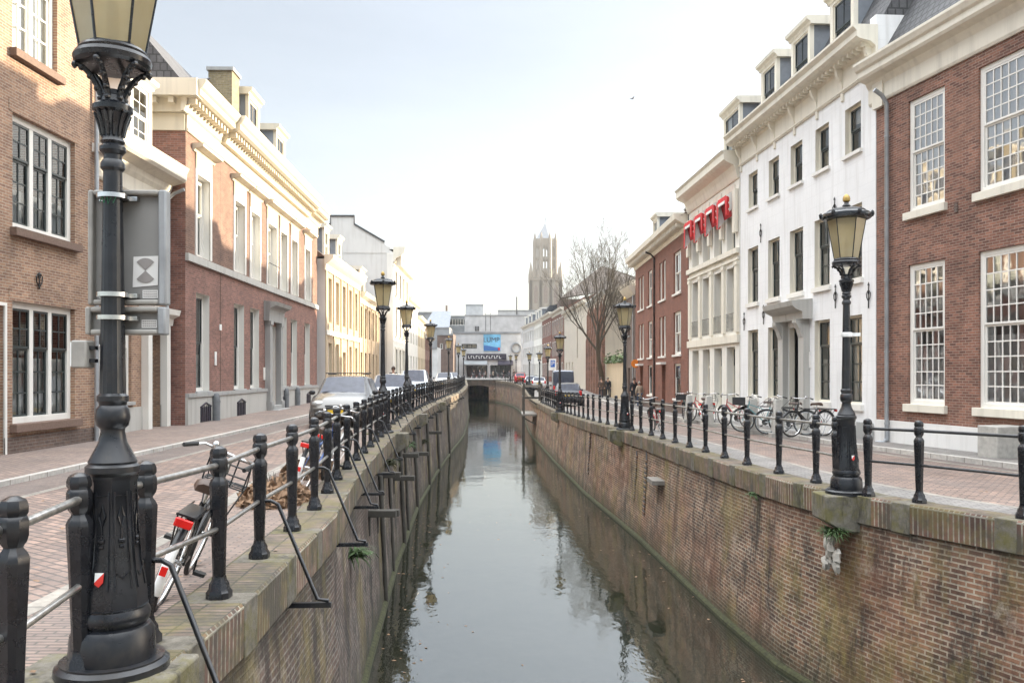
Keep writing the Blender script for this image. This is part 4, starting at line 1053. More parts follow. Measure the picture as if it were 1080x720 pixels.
mb = MB(); mb.tube([(h.u(939),-.1,.15),(h.u(939)-.02,-.16,.05),(h.u(939)-.3,-.2,.02)],.05,8); mb.build('downpipe_shoe','zinc',h.root)
h.mansard(9.75,12.3,1.5,'roof_tile_grey',12.8)
mb = MB(); mb.box(h.u(1007),h.u(1010.5),-.02,0,h.z(1008,224),h.z(1008,214)); mb.build('wall_vent','brick_dark',h.root)
mb = MB(); mb.box(h.u(1064),h.u(1064)+.55,-.75,-.06,-.1,.72); mb.build('stone_step_block','concrete',h.root,bevel=.02)

# --- white house
W = h = House('white_house','tall white house with bracketed cornice, blue-grey dormers and stone door case',(8.66,32.35),(9.4,22.05),-.18,9.95,11)
cx = [(788,799),(809.5,821),(832.5,847),(857.5,875),(888,908)]
cm = [(790,800),(812,822),(833.5,847),(860,876),(892,911)]
U = [((h.u(a)+h.u(c))/2,(h.u(b)+h.u(d))/2) for (a,b),(c,d) in zip(cx,cm)]
U = [((a+b)/2-.52,(a+b)/2+.52) for a,b in U]
for i,(a,b) in enumerate(U):
    h.win(a+.06,b-.06,7.85,9.15,'cream_paint','dark_sash',1,1,1,1,.5,rec=.13,ft=.06,sill='white_paint',cur=['full','blind','none','half','blind'][i])
    h.win(a,b,4.4,6.42,'cream_paint','dark_sash',1,2,1,2,.6,rec=.13,ft=.06,bar=.04,sill='white_paint',sh=.14,cur=['sides','none','sides','half','sides'][i])
    if i != 2: h.win(a,b,1.0,3.42,'cream_paint','dark_sash',1,2,1,3,.68,rec=.13,ft=.06,bar=.04,sill='white_paint',sh=.16,cur=['full','half','','half','full'][i])
a, b = U[2]
h.door(a-.05,b+.05,.25,3.3,'door_green',.9,.35,fm='cream_paint',panels=(1,3),step=False)
h.walls('white_stucco', reveal=.18, rev_mat='cream_paint')
h.band(-.3,.5,.04,'white_plinth'); mb = MB(); mb.box(h.L-.9,h.L-.02,-.09,-.04,-.2,.55); mb.build('corner_guard','bluestone',h.root,bevel=.015)
mb = MB()
for x in (a-.5,b+.1):
    mb.box(x,x+.4,-.2,0,-.1,3.35); mb.box(x-.05,x+.45,-.26,0,-.1,.5)
    mb.extrude([(0,2.9),(-.22,2.95),(-.3,3.2),(-.42,3.4),(-.42,3.5),(0,3.5)],x+.05,x+.35)
mb.extrude([(0,3.5),(-.3,3.5),(-.32,3.72),(-.5,3.8),(-.62,3.9),(-.66,4.05),(0,4.12)],a-.7,b+.7)
mb.build('door_case','pale_stone',h.root,smooth=0)
mb = MB(); mb.box(a-.6,b+.6,-.5,.3,-.3,.1); mb.box(a-.1,b+.1,-.22,.3,.1,.25); mb.build('doorstep','bluestone',h.root,bevel=.012)
h.cornice(9.65,[(-.05,0),(-.09,.05),(-.05,.1),(-.05,.62),(-.12,.68),(-.2,.74),(-.48,.8),(-.56,.86),(-.56,1.0),(-.66,1.1),(-.66,1.16)],'cream_paint',-.05,h.L+.1,dent=(.1,.26,-.12,-.34,.66,.8))
nb = 7
for i in range(nb):
    x = .15+(h.L-.3)*i/(nb-1); mb = MB()
    mb.extrude([(0,9.42),(-.05,9.44),(-.06,9.7),(-.1,9.95),(-.2,10.12),(-.24,10.25),(-.24,10.4),(0,10.4)],x-.065,x+.065); mb.build('console','cream_paint',h.root,smooth=0)
h.mansard(10.72,13.0,1.25,'roof_tile_grey',13.4)
for (p,q) in ((799,810),(830.5,847),(871,891)):
    x0 = h.u(p-3); h.dormer(x0-.1,x0+1.35,10.85,12.75,.3,2.4,'lead','cream_paint',2,1,1,sm='dark_sash',margin=.16)
mb = MB(); mb.box(h.L-.3,h.L+.02,.0,1.3,9.9,11.1); mb.build('parapet_end','white_stucco',h.root)
for (px,py) in ((803,247),(785.5,340),(806,333),(882,314),(917,313),(881,222)): h.anchor(h.u(px),h.z(px,py),.6)
mb = MB(); x = h.u(854); mb.box(x-.14,x+.14,-.03,0,2.0,2.5); mb.build('wall_plaque','paper',h.root)

# --- cream house with red awnings
h = House('cream_house','narrow cream house with four red and white awnings under the cornice',(8.27,39.9),(8.65,32.45),-.25,9.7,11)
n = 4; bw = (h.L-.5)/n; UU = [(.25+bw*i+.38, .25+bw*i+bw-.28) for i in range(n)]
for i,(a,b) in enumerate(UU):
    h.win(a,b,6.75,8.55,'cream_paint','dark_sash',1,2,1,1,.5,rec=.24,ft=.06,sill=None,cur='full_white')
    h.win(a,b,3.55,6.05,'cream_paint','dark_sash',1,2,1,2,.7,rec=.26,ft=.06,sill=None,cur='full_white')
    if i != 1: h.win(a,b,.5,2.95,'cream_paint','dark_sash',1,2,1,2,.7,rec=.26,ft=.06,sill=None,cur='full_white')
    else: h.door(a,b,.2,2.95,'door_green',.7,.26,fm='cream_paint')
    mb = MB()                     # little iron guard at the foot of the window
    for k in range(7): x = a+.05+(b-a-.1)*k/6; mb.tube([(x,-.03,3.55),(x,-.03,4.25)],.009,4)
    mb.tube([(a,-.03,4.25),(b,-.03,4.25)],.014,4); mb.tube([(a,-.03,3.62),(b,-.03,3.62)],.012,4)
    mb.build('window_guard','black_iron',h.root)
h.walls('cream_stucco', reveal=.3, rev_mat='cream_stucco')
for i in range(n+1):
    mb = MB(); x = min(.05+bw*i+.12,h.L-.4); mb.box(x,x+.34,-.09,0,3.5,6.05); mb.box(x-.03,x+.37,-.12,0,6.05,6.2); mb.build('pilaster','cream_paint',h.root,smooth=0)
h.band(-.3,.4,.04,'white_plinth'); h.band(3.1,3.4,.1,'cream_paint','string_course'); h.band(6.25,6.35,.08,'cream_paint','string_course'); h.band(6.5,6.7,.14,'cream_paint','sill_course')
h.cornice(9.35,[(-.05,0),(-.09,.1),(-.14,.3),(-.22,.5),(-.5,.62),(-.6,.7),(-.6,.95),(-.68,1.05)],'cream_paint',-.05,h.L-.02)
for i in range(n): mb = MB(); mb.box(UU[i][0]-.05,UU[i][1]+.05,-.04,-.001,9.0,9.22); mb.build('frieze_panel','cream_paint',h.root)
h.mansard(10.4,12.6,2.6,'roof_tile_grey',13.2)
h.dormer(h.L-3.1,h.L-1.0,10.45,12.5,.35,2.4,'lead','cream_paint',2,1,1,sm='dark_sash')
def scallop(mb, p, q, drop, mi0=0, w=.15):
    p, q = Vector(p), Vector(q); ns = max(3, int((q-p).length/w)); dv = Vector(drop)
    for k in range(ns):
        c0, c1 = p.lerp(q,k/ns), p.lerp(q,(k+1)/ns)
        mb.poly([c0,c1,c1+dv*.55,(c0+c1)/2+(c1-c0)*.25+dv*.95,(c0+c1)/2-(c1-c0)*.25+dv*.95,c0+dv*.55],mi0)
for i,(a,b) in enumerate(UU):     # awnings: red lambrequin hoods with white scalloped edges
    A = empty('awning',(0,0,0)); A.parent = h.root
    a2, b2 = a-.02, b+.02; zt, zl, yf = 8.95, 7.7, -.36
    mb = MB(); mb.quad((a2,-.06,zt+.04),(b2,-.06,zt+.04),(b2,yf,zt-.16),(a2,yf,zt-.16)); mb.quad((a2,yf,zt-.16),(b2,yf,zt-.16),(b2,yf-.02,zt-.36),(a2,yf-.02,zt-.36)); mb.build('canopy','red_cloth',A,smooth=0)
    for x, nm in ((a2,'side_curtain'),(b2,'side_curtain')):
        mb = MB(); sgn_ = 1 if x == a2 else -1
        far = x == a2; zb_ = zl-.05 if far else zl+.3
        mb.poly([(x,-.06,zt+.02),(x,yf,zt-.16),(x,yf,zb_),(x,-.06,zb_+.35)],1); mb.poly([(x,yf-.01,zt-.3),(x+sgn_*.15,yf-.01,zt-.3),(x+sgn_*.1,yf-.01,zb_+.35),(x+sgn_*.04,yf-.01,zb_),(x,yf-.01,zb_)]); mb.build(nm,['red_cloth','white_cloth'],A,smooth=0)
        mb = MB(); scallop(mb,(x-.006*sgn_,yf-.012,zt-.2),(x-.006*sgn_,yf-.012,zb_),(-.13*sgn_,.0,0),w=.2); scallop(mb,(x+.004*sgn_*-1,yf,zt-.2),(x+.004*sgn_*-1,yf,zb_),(0,.13,0),w=.2); mb.build('scalloped_edging','red_cloth',A,smooth=0)
    mb = MB(); scallop(mb,(a2+.12,yf-.025,zt-.34),(b2-.12,yf-.025,zt-.34),(0,0,-.13)); mb.build('valance','white_cloth',A,smooth=0)
    mb = MB(); mb.quad((a2+.02,-.3,zt-.2),(b2-.02,-.3,zt-.2),(b2-.02,-.1,zt-.95),(a2+.02,-.1,zt-.95)); mb.build('folded_cloth','red_cloth_dark',A,smooth=0)
for i in range(n+1):
    mb = MB(); x = min(.03+bw*i+.06,h.L-.44); mb.box(x,x+.34,-.16,-.02,7.3,8.98); mb.build('pier_casing','cream_paint',h.root,bevel=.015)

# --- small red brick houses
h = House('crimson_house','crimson brick house with white windows and two brown doors behind the man in black',(8.1,56),(8.25,40),-.35,9.2,10)
ws = [(683,686),(691.5,699),(703,709.5),(713.5,723.5)]
U4 = [(h.u(a),h.u(b)) for a,b in ws]
spec = [(1.3,2.2),(2.45,3.35),(4.9,6.3),(8.6,9.4),(9.65,10.45),(12.6,14.4)]
for (a,b) in spec:
    h.win(a,b,6.0,8.1,'white_paint','white_paint',1,2 if b-a > 1 else 1,1,1,.5,rec=.08,ft=.1,sill='white_paint',cur='full_white',glass='window_glass_bright')
    h.win(a,b,2.95,5.1,'white_paint','white_paint',1,2 if b-a > 1 else 1,1,1,.5,rec=.08,ft=.1,sill='white_paint',cur='full_white',glass='window_glass_bright')
for (a,b) in ((4.9,6.3),(12.7,14.3)): h.win(a,b,.75,2.5,'white_paint','dark_sash',1,1,1,1,.6,rec=.08,ft=.1,sill='white_paint',cur='half')
for (a,b) in ((2.0,3.0),(9.4,10.4)): h.door(a,b,.12,2.45,'door_brown',.4,.25,panels=(1,2)); mb = MB(); mb.box(a-.2,b+.2,-.3,0,2.5,2.62); mb.build('door_hood','white_paint',h.root)
h.walls('brick_crimson'); h.band(-.3,.5,.03,'brick_dark')
h.cornice(8.75,[(-.05,0),(-.08,.2),(-.3,.35),(-.62,.5),(-.66,.75)],'cream_paint',-.2,h.L,dent=(.1,.4,-.08,-.5,.2,.4))
h.pipe(7.4,.0,8.6,'black_iron',-.08,.05,.5)
h.gable_roof(9.4,12.6,'roof_slate',over=.4,gable_mat='brick_dark'); h.dormer(1.6,3.2,9.9,11.7,.9,2.5,'lead','cream_paint',2); h.chimney(.1,.9,3.2,4.2,10.6,12.7,'brick_dark')
h = House('brown_house','narrow dark brick house with drainpipes beyond the crimson house',(8.06,60),(8.1,56.1),-.35,7.6,9)
h.win(.7,1.7,4.6,6.6,'white_paint','dark_sash',1,2,1,2,.5,cur='none'); h.win(2.3,3.2,1.0,2.8,'white_paint','dark_sash',1,2,1,1,.5,cur='none'); h.door(.7,1.7,.1,2.4,'door_brown',.3)
h.walls('brick_dark'); h.cornice(7.2,[(-.05,0),(-.3,.3),(-.5,.6)],'cream_paint'); h.pipe(.3,0,7.2); h.pipe(3.5,0,7.2); h.gable_roof(7.8,10.2,'roof_tile_brown',gable_mat='brick_dark')
# garden wall with ivy in the gap
root = House('garden_wall','ochre garden wall topped with ivy between the dark house and the buttressed hall',(8.35,75.5),(8.15,60.2),-.4,3.0,.4,'wall')
root.walls('yellow_stucco'); root.band(3.0,3.12,.08,'bluestone','wall_coping')
mb = MB(); rnd = random.Random(4)
for k in range(500):
    p = Vector((rnd.uniform(.2,root.L-.2), rnd.uniform(-.3,.4), 2.9+abs(rnd.gauss(0,.35)))); a = rnd.uniform(0,6.28); r = rnd.uniform(.08,.17)
    d = Vector((math.cos(a),math.sin(a),rnd.uniform(-.5,.6)))*r; e = Vector((-math.sin(a),math.cos(a),rnd.uniform(-.5,.5)))*r
    mb.quad(p-d,p-e,p+d,p+e)
mb.build('ivy','ivy',root.root,smooth=0)
# hall with buttresses
h = House('buttressed_hall','brown brick hall with tall buttresses behind the walking group',(8.25,92),(8.3,76),-.4,9.4,14,'hall')
for i in range(6):
    a = .95+i*2.6; h.win(a,a+.9,2.4,6.8,'pale_stone','dark_sash',1,2,2,4,.7,rec=.2,ft=.05,sill=None,cur='none')
h.walls('pale_render')
for i in range(7):
    mb = MB(); x = i*(h.L-.75)/6; mb.extrude([(0,-.3),(-.32,-.3),(-.32,5.5),(-.22,6.0),(-.22,8.2),(0,9.0)],x,x+.7); mb.build('buttress','brick_brown',h.root,smooth=0)
h.cornice(9.1,[(-.1,0),(-.2,.2),(-.35,.3),(-.35,.5)],'pale_stone')
# church roof behind
h = House('church','church with great brown tiled roof rising behind the bare tree',(7.5,132),(21.5,132),.2,13.0,26,'church')
h.walls('brick_dark'); 
mb = MB(); mb.poly([(0,0,13),(14,0,15.3),(14,0,15.6),(7.6,9,19.2),(7.2,9,19.2),(0,0,13.2)]); mb.quad((0,0,13.1),(0,26,13.1),(7.2,26,19.2),(7.2,9,19.2)); mb.quad((14,0,15.5),(7.6,9,19.2),(7.6,26,19.2),(14,26,15.5)); mb.build('roof','roof_tile_brown',h.root,smooth=0)
# far right row
row = [((6.95,113.5),(8.15,92.3),-.1,9.6,'pale_render','long pale plastered hall with a tall slit window behind the bare tree','roof_tile_grey'),
       ((6.0,127.5),(6.9,114),.2,10.2,'brick_brown','pink brick row house with tall windows behind the blue and white sign','roof_tile_brown'),
       ((5.0,141.5),(5.95,128),.35,10.4,'brick_crimson','dark red brick row house with white windows near the bridge','roof_tile_grey'),
       ((3.95,155),(4.95,142),.5,10.2,'cream_stucco','cream row house with narrow windows before the white corner house','roof_slate'),
       ((2.2,172),(3.9,155.5),.6,10.2,'grey_stucco','white corner house with dark mansard dormers beside the white hall','roof_slate')]
for k,(p0,p1,zb,H,m,lb,rm) in enumerate(row):
    h = House('row_house' if k else 'plastered_hall',lb,p0,p1,zb,H,10,'house' if k else 'hall')
    if k == 0:
        h.win(12.6,13.6,3.6,7.2,'bluestone','dark_sash',1,1,1,3,.7,sill=None,cur='none')
        for i in range(3): h.win(2+i*3,3.0+i*3,1.0,3.2,'white_paint','white_paint',1,2,1,1,.5,sill=None,cur='none')
    else:
        n = int(h.L/2.6)
        for i in range(n):
            for f in range(3): x = .7+i*h.L/n; h.win(x,x+1.2,.9+f*3.1,2.9+f*3.1,'white_paint','dark_sash',1,2,1,1,.5,sill=None,cur='none',arch=(.1,.04))
    h.walls(m); h.cornice(H-.5,[(-.06,0),(-.1,.3),(-.4,.45),(-.5,.7)],'cream_paint')
    if k in (0,1,2): h.gable_roof(H,H+2.4,rm,gable_mat=m)
    else:
        h.mansard(H+.2,H+2.3,1.3,rm)
        for i in range(3): h.dormer(1.5+i*h.L/3.3,2.9+i*h.L/3.3,H+.3,H+1.9,.2,1.2,'lead','white_paint')

# --- square at the end: white hall with poster
h = House('white_hall','white modern hall with blue poster, dark shop front and ring sign',(-12.2,176),(1.8,176),.6,9.6,12,'hall')
def hx(px): return (px-CX)/F*176+12.2
def hz(py): return E-(py-HZ)/F*176-.6
h.win(hx(487),hx(503),hz(367.5),hz(362.5),'dark_sash','dark_sash',3,1,0,1,1.0,rec=.1,ft=.12,sill=None,cur='none')
h.win(hx(492),hx(514),.3,hz(385),'dark_sash','dark_sash',4,1,0,1,1.0,rec=.3,ft=.12,sill=None,cur='none')
h.win(hx(517),hx(539),.3,hz(385),'dark_sash','dark_sash',4,1,0,1,1.0,rec=.3,ft=.12,sill=None,cur='none')
h.walls('facade_pale'); h.cornice(9.35,[(-.1,0),(-.25,.05),(-.25,.35)],'facade_grey')
mb = MB(); mb.box(hx(492),hx(534),-.35,-.02,hz(379.5),hz(373)); fa = mb.build('fascia','fascia_dark',h.root)
mb = MB(); rnd = random.Random(9); x = hx(494)
for k in range(13):                     # the far sign's pale letters are too small to read
    w = rnd.uniform(.28,.4); mb.box(x,x+.09,-.4,-.352,hz(378),hz(375)); mb.box(x+.09,x+w,-.4,-.352,hz(375.6),hz(375)) if k % 2 else mb.box(x+.09,x+w,-.4,-.352,hz(378),hz(377.4)); x += w+.2
mb.build('sign_letters','white_plastic',fa)
for (a,b,mt) in ((489.5,514,'facade_grey'),(525,541,'fascia_dark')):
    mb = MB(); mb.quad((hx(a),-.05,hz(380)),(hx(b),-.05,hz(380)),(hx(b),-2.2,hz(384)),(hx(a),-2.2,hz(384))); mb.quad((hx(a),-2.2,hz(384)),(hx(b),-2.2,hz(384)),(hx(b),-2.2,hz(385.2)),(hx(a),-2.2,hz(385.2))); mb.build('shop_awning',mt,h.root)
mb = MB(); mb.box(hx(510),hx(528),-.12,-.01,hz(370),hz(352.5)); po = mb.build('poster','poster_blue',h.root)
mb = MB(); mb.poly([(hx(510.3),-.125,hz(369.7)),(hx(527.7),-.125,hz(369.7)),(hx(527.7),-.125,hz(367)),(hx(522),-.125,hz(366)),(hx(516),-.125,hz(364.6)),(hx(510.3),-.125,hz(364))]); mb.build('poster_wave','poster_deep',po)
mb = MB(); mb.box(hx(525.2),hx(527.4),-.14,-.126,hz(369.2),hz(366.5)); mb.build('poster_figure','red_paint',po)
def text(s, name, size, loc, rot, mat, parent=None, ext=.01):
    c = bpy.data.curves.new(name,'FONT'); c.body = s; c.size = size; c.extrude = ext; c.align_x = 'CENTER'; c.align_y = 'CENTER'
    o = bpy.data.objects.new(name,c); COL.objects.link(o)
    dg = bpy.context.evaluated_depsgraph_get(); me = bpy.data.meshes.new_from_object(o.evaluated_get(dg)); bpy.data.objects.remove(o)
    me.materials.clear(); me.materials.append(MATS[mat]); o = bpy.data.objects.new(name,me); COL.objects.link(o); o.location = loc; o.rotation_euler = rot
    if parent: o.parent = parent
    return o
text('LUMP','poster_lettering',1.35,((hx(511.5)+hx(525))/2,-.14,hz(358.5)),(rad(90),0,0),'fascia_dark',po)
mb = MB(); n = 28; R = .95
mb.tube([(hx(544.5)+R*math.cos(2*math.pi*k/n),-.2,hz(366.8)+R*math.sin(2*math.pi*k/n)) for k in range(n)],.2,8,closed=True); mb.build('ring_sign','facade_grey',h.root)
def block(name, label, x0, x1, Y, py, D, mat, windows=(), zb=.6):
    h = House(name,label,((x0-CX)/F*Y,Y),((x1-CX)/F*Y,Y),zb,E-(py-HZ)/F*Y-zb,D,'building')
    f = lambda p: (p-x0)/F*Y; g = lambda p: E-(p-HZ)/F*Y-zb
    for (a,b,c,d) in windows: h.win(f(a),f(b),g(d),g(c),'white_paint','dark_sash',max(1,int((b-a)/3)),1,0,1,1.0,sill=None,cur='none',ft=.12)
    h.walls(mat); h.cornice(h.H-.3,[(-.05,0),(-.15,.05),(-.15,.34)],'facade_grey'); return h, f, g
block('office_block','grey flat-roofed block with roof penthouse behind the white hall',470,512,215,333,15,'facade_grey',[(474,492,336,343)])
h,f,g = block('penthouse','pale rooftop penthouse box above the grey office block',491,510,228,321,8,'facade_mid')
h,f,g = block('office_block','pale grey blank-walled block directly behind the blue poster hall',490,560,205,332,12,'facade_mid')
mb = MB()
for p in (501,503.5): mb.box(f(p),f(p)+.4,-.2,0,g(349),g(344))
for p in (512,517): mb.box(f(p),f(p)+.12,-.05,0,g(349),g(330))
mb.build('vent_pipes','roof_felt',h.root)
h,f,g = block('flat_block','wide pale grey block with a thin mast right of the office block',525,640,240,327,14,'facade_mid')
mb = MB(); mb.tube([(f(545),0,g(345)),(f(545),0,g(313))],.18,6); mb.build('mast','roof_felt',h.root)
h,f,g = block('slate_house','grey slate-clad house left of the white hall',447,474,190,345,12,'facade_grey')
mb = MB(); mb.poly([(f(446),-.2,g(345)),(f(474),-.2,g(345)),(f(474),6,g(326)),(f(454),6,g(326))]); mb.quad((f(446),-.2,g(345)),(f(454),6,g(326)),(f(454),12,g(326)),(f(446),12,g(345))); mb.build('roof','lead',h.root,smooth=0)
block('garage','low white garage with pale front on the far left of the square',440,461,150,366,8,'facade_pale',[(443,449,376,394)])
h,f,g = block('brick_tower_house','narrow dark brick house beside the white garage',461,478,165,352,8,'brick_dark',[(464,467,362,368),(470,473,362,368)])
h,f,g = block('slate_gable','tall slate-roofed building between the row houses and the square',436,472,210,329,10,'facade_grey')
mb = MB(); mb.tube([(f(471),0,g(350)),(f(471),0,g(322))],.25,5); mb.build('flue','brick_dark',h.root)

# --- cathedral tower
def tower():
    Y = 640.; z0 = .6; X = (575-CX)/F*Y
    root = empty('church_tower',(X,Y,z0),.0,'tall pale gothic church tower with octagonal lantern and pointed spire in the distance','church tower')
    def sq(w, h0, h1): return w, h0, h1
    mb = MB(); w = 11.0; mb.box(-w,w,-w,w,-2,72)
    for sx in (-1,1):
        for x in (-w,-w/3,w/3,w):
            mb.box(x-.9,x+.9,-w-1.2,-w,0,70); mb.box(-w-1.2 if sx < 0 else w,-w if sx < 0 else w+1.2,x-.9,x+.9,0,70)
    for h_ in (24,48,70): mb.box(-w-.8,w+.8,-w-.8,w+.8,h_,h_+1.2)
    mb.build('lower_stage','tower_stone',root,smooth=0)
    mb = MB()
    for k in range(9): x = -w+2*w*k/8; mb.box(x-.6,x+.6,-w-1.0,-w-.3,72,74.6)
    for sx in (-1,1):
        for sy in (-1,1): mb.lathe([(1.5,70),(1.5,76),(.1,84)],6,(sx*w,sy*w,0))
    mb.build('pinnacles','tower_stone',root,smooth=0)
    mb = MB()                       # arches on the square stage, as dark recessed panels
    for cx_ in (-w*.66,0,w*.66):
        for (h0,h1) in ((30,45),(53,67)):
            mb.poly([(cx_-1.3,-w-.05,h0),(cx_+1.3,-w-.05,h0),(cx_+1.3,-w-.05,h1-3),(cx_,-w-.05,h1),(cx_-1.3,-w-.05,h1-3)])
    mb.build('blind_arches','brick_dark',root,smooth=0)
    # open octagon: eight piers with the sky between
    R = 8.4; n = 8; mb = MB(); q = math.pi/8
    P = [(R*math.cos(2*math.pi*k/n+q),R*math.sin(2*math.pi*k/n+q)) for k in range(n)]
    for k in range(n):
        a, b = Vector((*P[k],0)), Vector((*P[(k+1) % n],0)); 
        mb.lathe([(1.5,72),(1.4,100),(1.0,102),(.2,106)],6,a)
        for (h0,h1) in ((72,79),(86,87.8),(97,101.5)):
            nrm = (a+b).normalized(); mb.poly([a+Vector((0,0,h0)),b+Vector((0,0,h0)),b+Vector((0,0,h1)),a+Vector((0,0,h1))])
            mb.poly([a*.8+Vector((0,0,h0)),b*.8+Vector((0,0,h0)),b*.8+Vector((0,0,h1)),a*.8+Vector((0,0,h1))])
        m = (a+b)/2; mb.tube([m+Vector((0,0,78)),m+Vector((0,0,98))],.55,4)
        mb.poly([a.lerp(b,.1)+Vector((0,0,97)),a.lerp(b,.5)+Vector((0,0,97)),a.lerp(b,.1)+Vector((0,0,93))]); mb.poly([b.lerp(a,.1)+Vector((0,0,97)),b.lerp(a,.5)+Vector((0,0,97)),b.lerp(a,.1)+Vector((0,0,93))])
    mb.build('lantern_stage','tower_stone',root,smooth=0)
    mb = MB(); mb.lathe([(8.0,101),(6.8,102.5),(.4,113.5)],8,rot=q); mb.build('spire','lead',root,smooth=0)
    mb = MB(); mb.tube([(0,0,114),(0,0,118.5)],.2,5); mb.tube([(-.9,0,116.8),(.9,0,116.8)],.15,4); mb.build('cross','roof_felt',root)
tower()
# ------------------------------------------------------------------ bare tree
def tree(name, label, loc, h, seed, lean=(0,0), spread=1.0, depth=6, trunk=.36, crown_mat='twig', split_at=.28):
    rnd = random.Random(seed); root = empty(name, loc, 0, label, 'tree'); tr = MB(); cr = MB()
    def grow(p, d, ln, r, lev):
        n = 6 if lev < 2 else (4 if lev < 4 else 3); pts = [p]; rs = [r]; dd = d.copy()
        for i in range(n):
            dd = (dd+Vector((rnd.gauss(0,.07),rnd.gauss(0,.07),.05+.05*lev*(lev < 4)))).normalized()
            pts.append(pts[-1]+dd*ln/n); rs.append(max(.008,r*(1-.62*(i+1)/n)))
        (tr if lev == 0 else cr).tube(pts, rs, 8 if lev < 2 else (5 if lev < 3 else 3))
        if lev >= depth: return
        nb = (8,7,6,5,4,3)[min(lev,5)]
        for k in range(nb):
            t = .58+.42*k/(nb-1) if lev == 0 else .25+.75*(k+rnd.uniform(0,.6))/nb
            f = min(t*n,n-1e-4); i = int(f); q = pts[i].lerp(pts[i+1],f-i); rr = rs[i]+(rs[i+1]-rs[i])*(f-i)
            a = k*2.4+rnd.uniform(-.4,.4); tilt = (rnd.uniform(.5,.95)*(1.25-.75*t) if lev == 0 else rnd.uniform(.35,.75))*spread
            base = (pts[i+1]-pts[i]).normalized(); ax = base.orthogonal().normalized(); ax.rotate(Matrix.Rotation(a,3,base))
            nd = (base*math.cos(tilt)+ax*math.sin(tilt)).normalized()
            ll = ln*(rnd.uniform(.8,1.05) if lev == 0 else rnd.uniform(.42,.62)*(1.15-.5*t))
            if lev > 1 and ll < .25: continue
            grow(q, nd, ll, rr*(.6 if lev == 0 else .55), lev+1)
    grow(Vector((0,0,-.2)), Vector((lean[0],lean[1],1)).normalized(), h*split_at, trunk, 0)
    top = max(v[2] for v in cr.v); k = h/top
    for m_ in (tr,cr): m_.v = [(x*k,y*k,z*k) for x,y,z in m_.v]
    tr.build('trunk','bark',root,smooth=60); cr.build('crown',crown_mat,root,smooth=0)
    return root
tree('bare_tree','tall bare winter tree with fanning twigs behind the walking group',(8.35,75.4,-.4),15.2,5,(-.2,.0),.88,5,.32,split_at=.5)
tree('bare_tree','thin bare tree in front of the dark house gable, right of the tall tree',(10.2,73,-.4),10.5,12,(.05,0),.8,4,.16,split_at=.5)

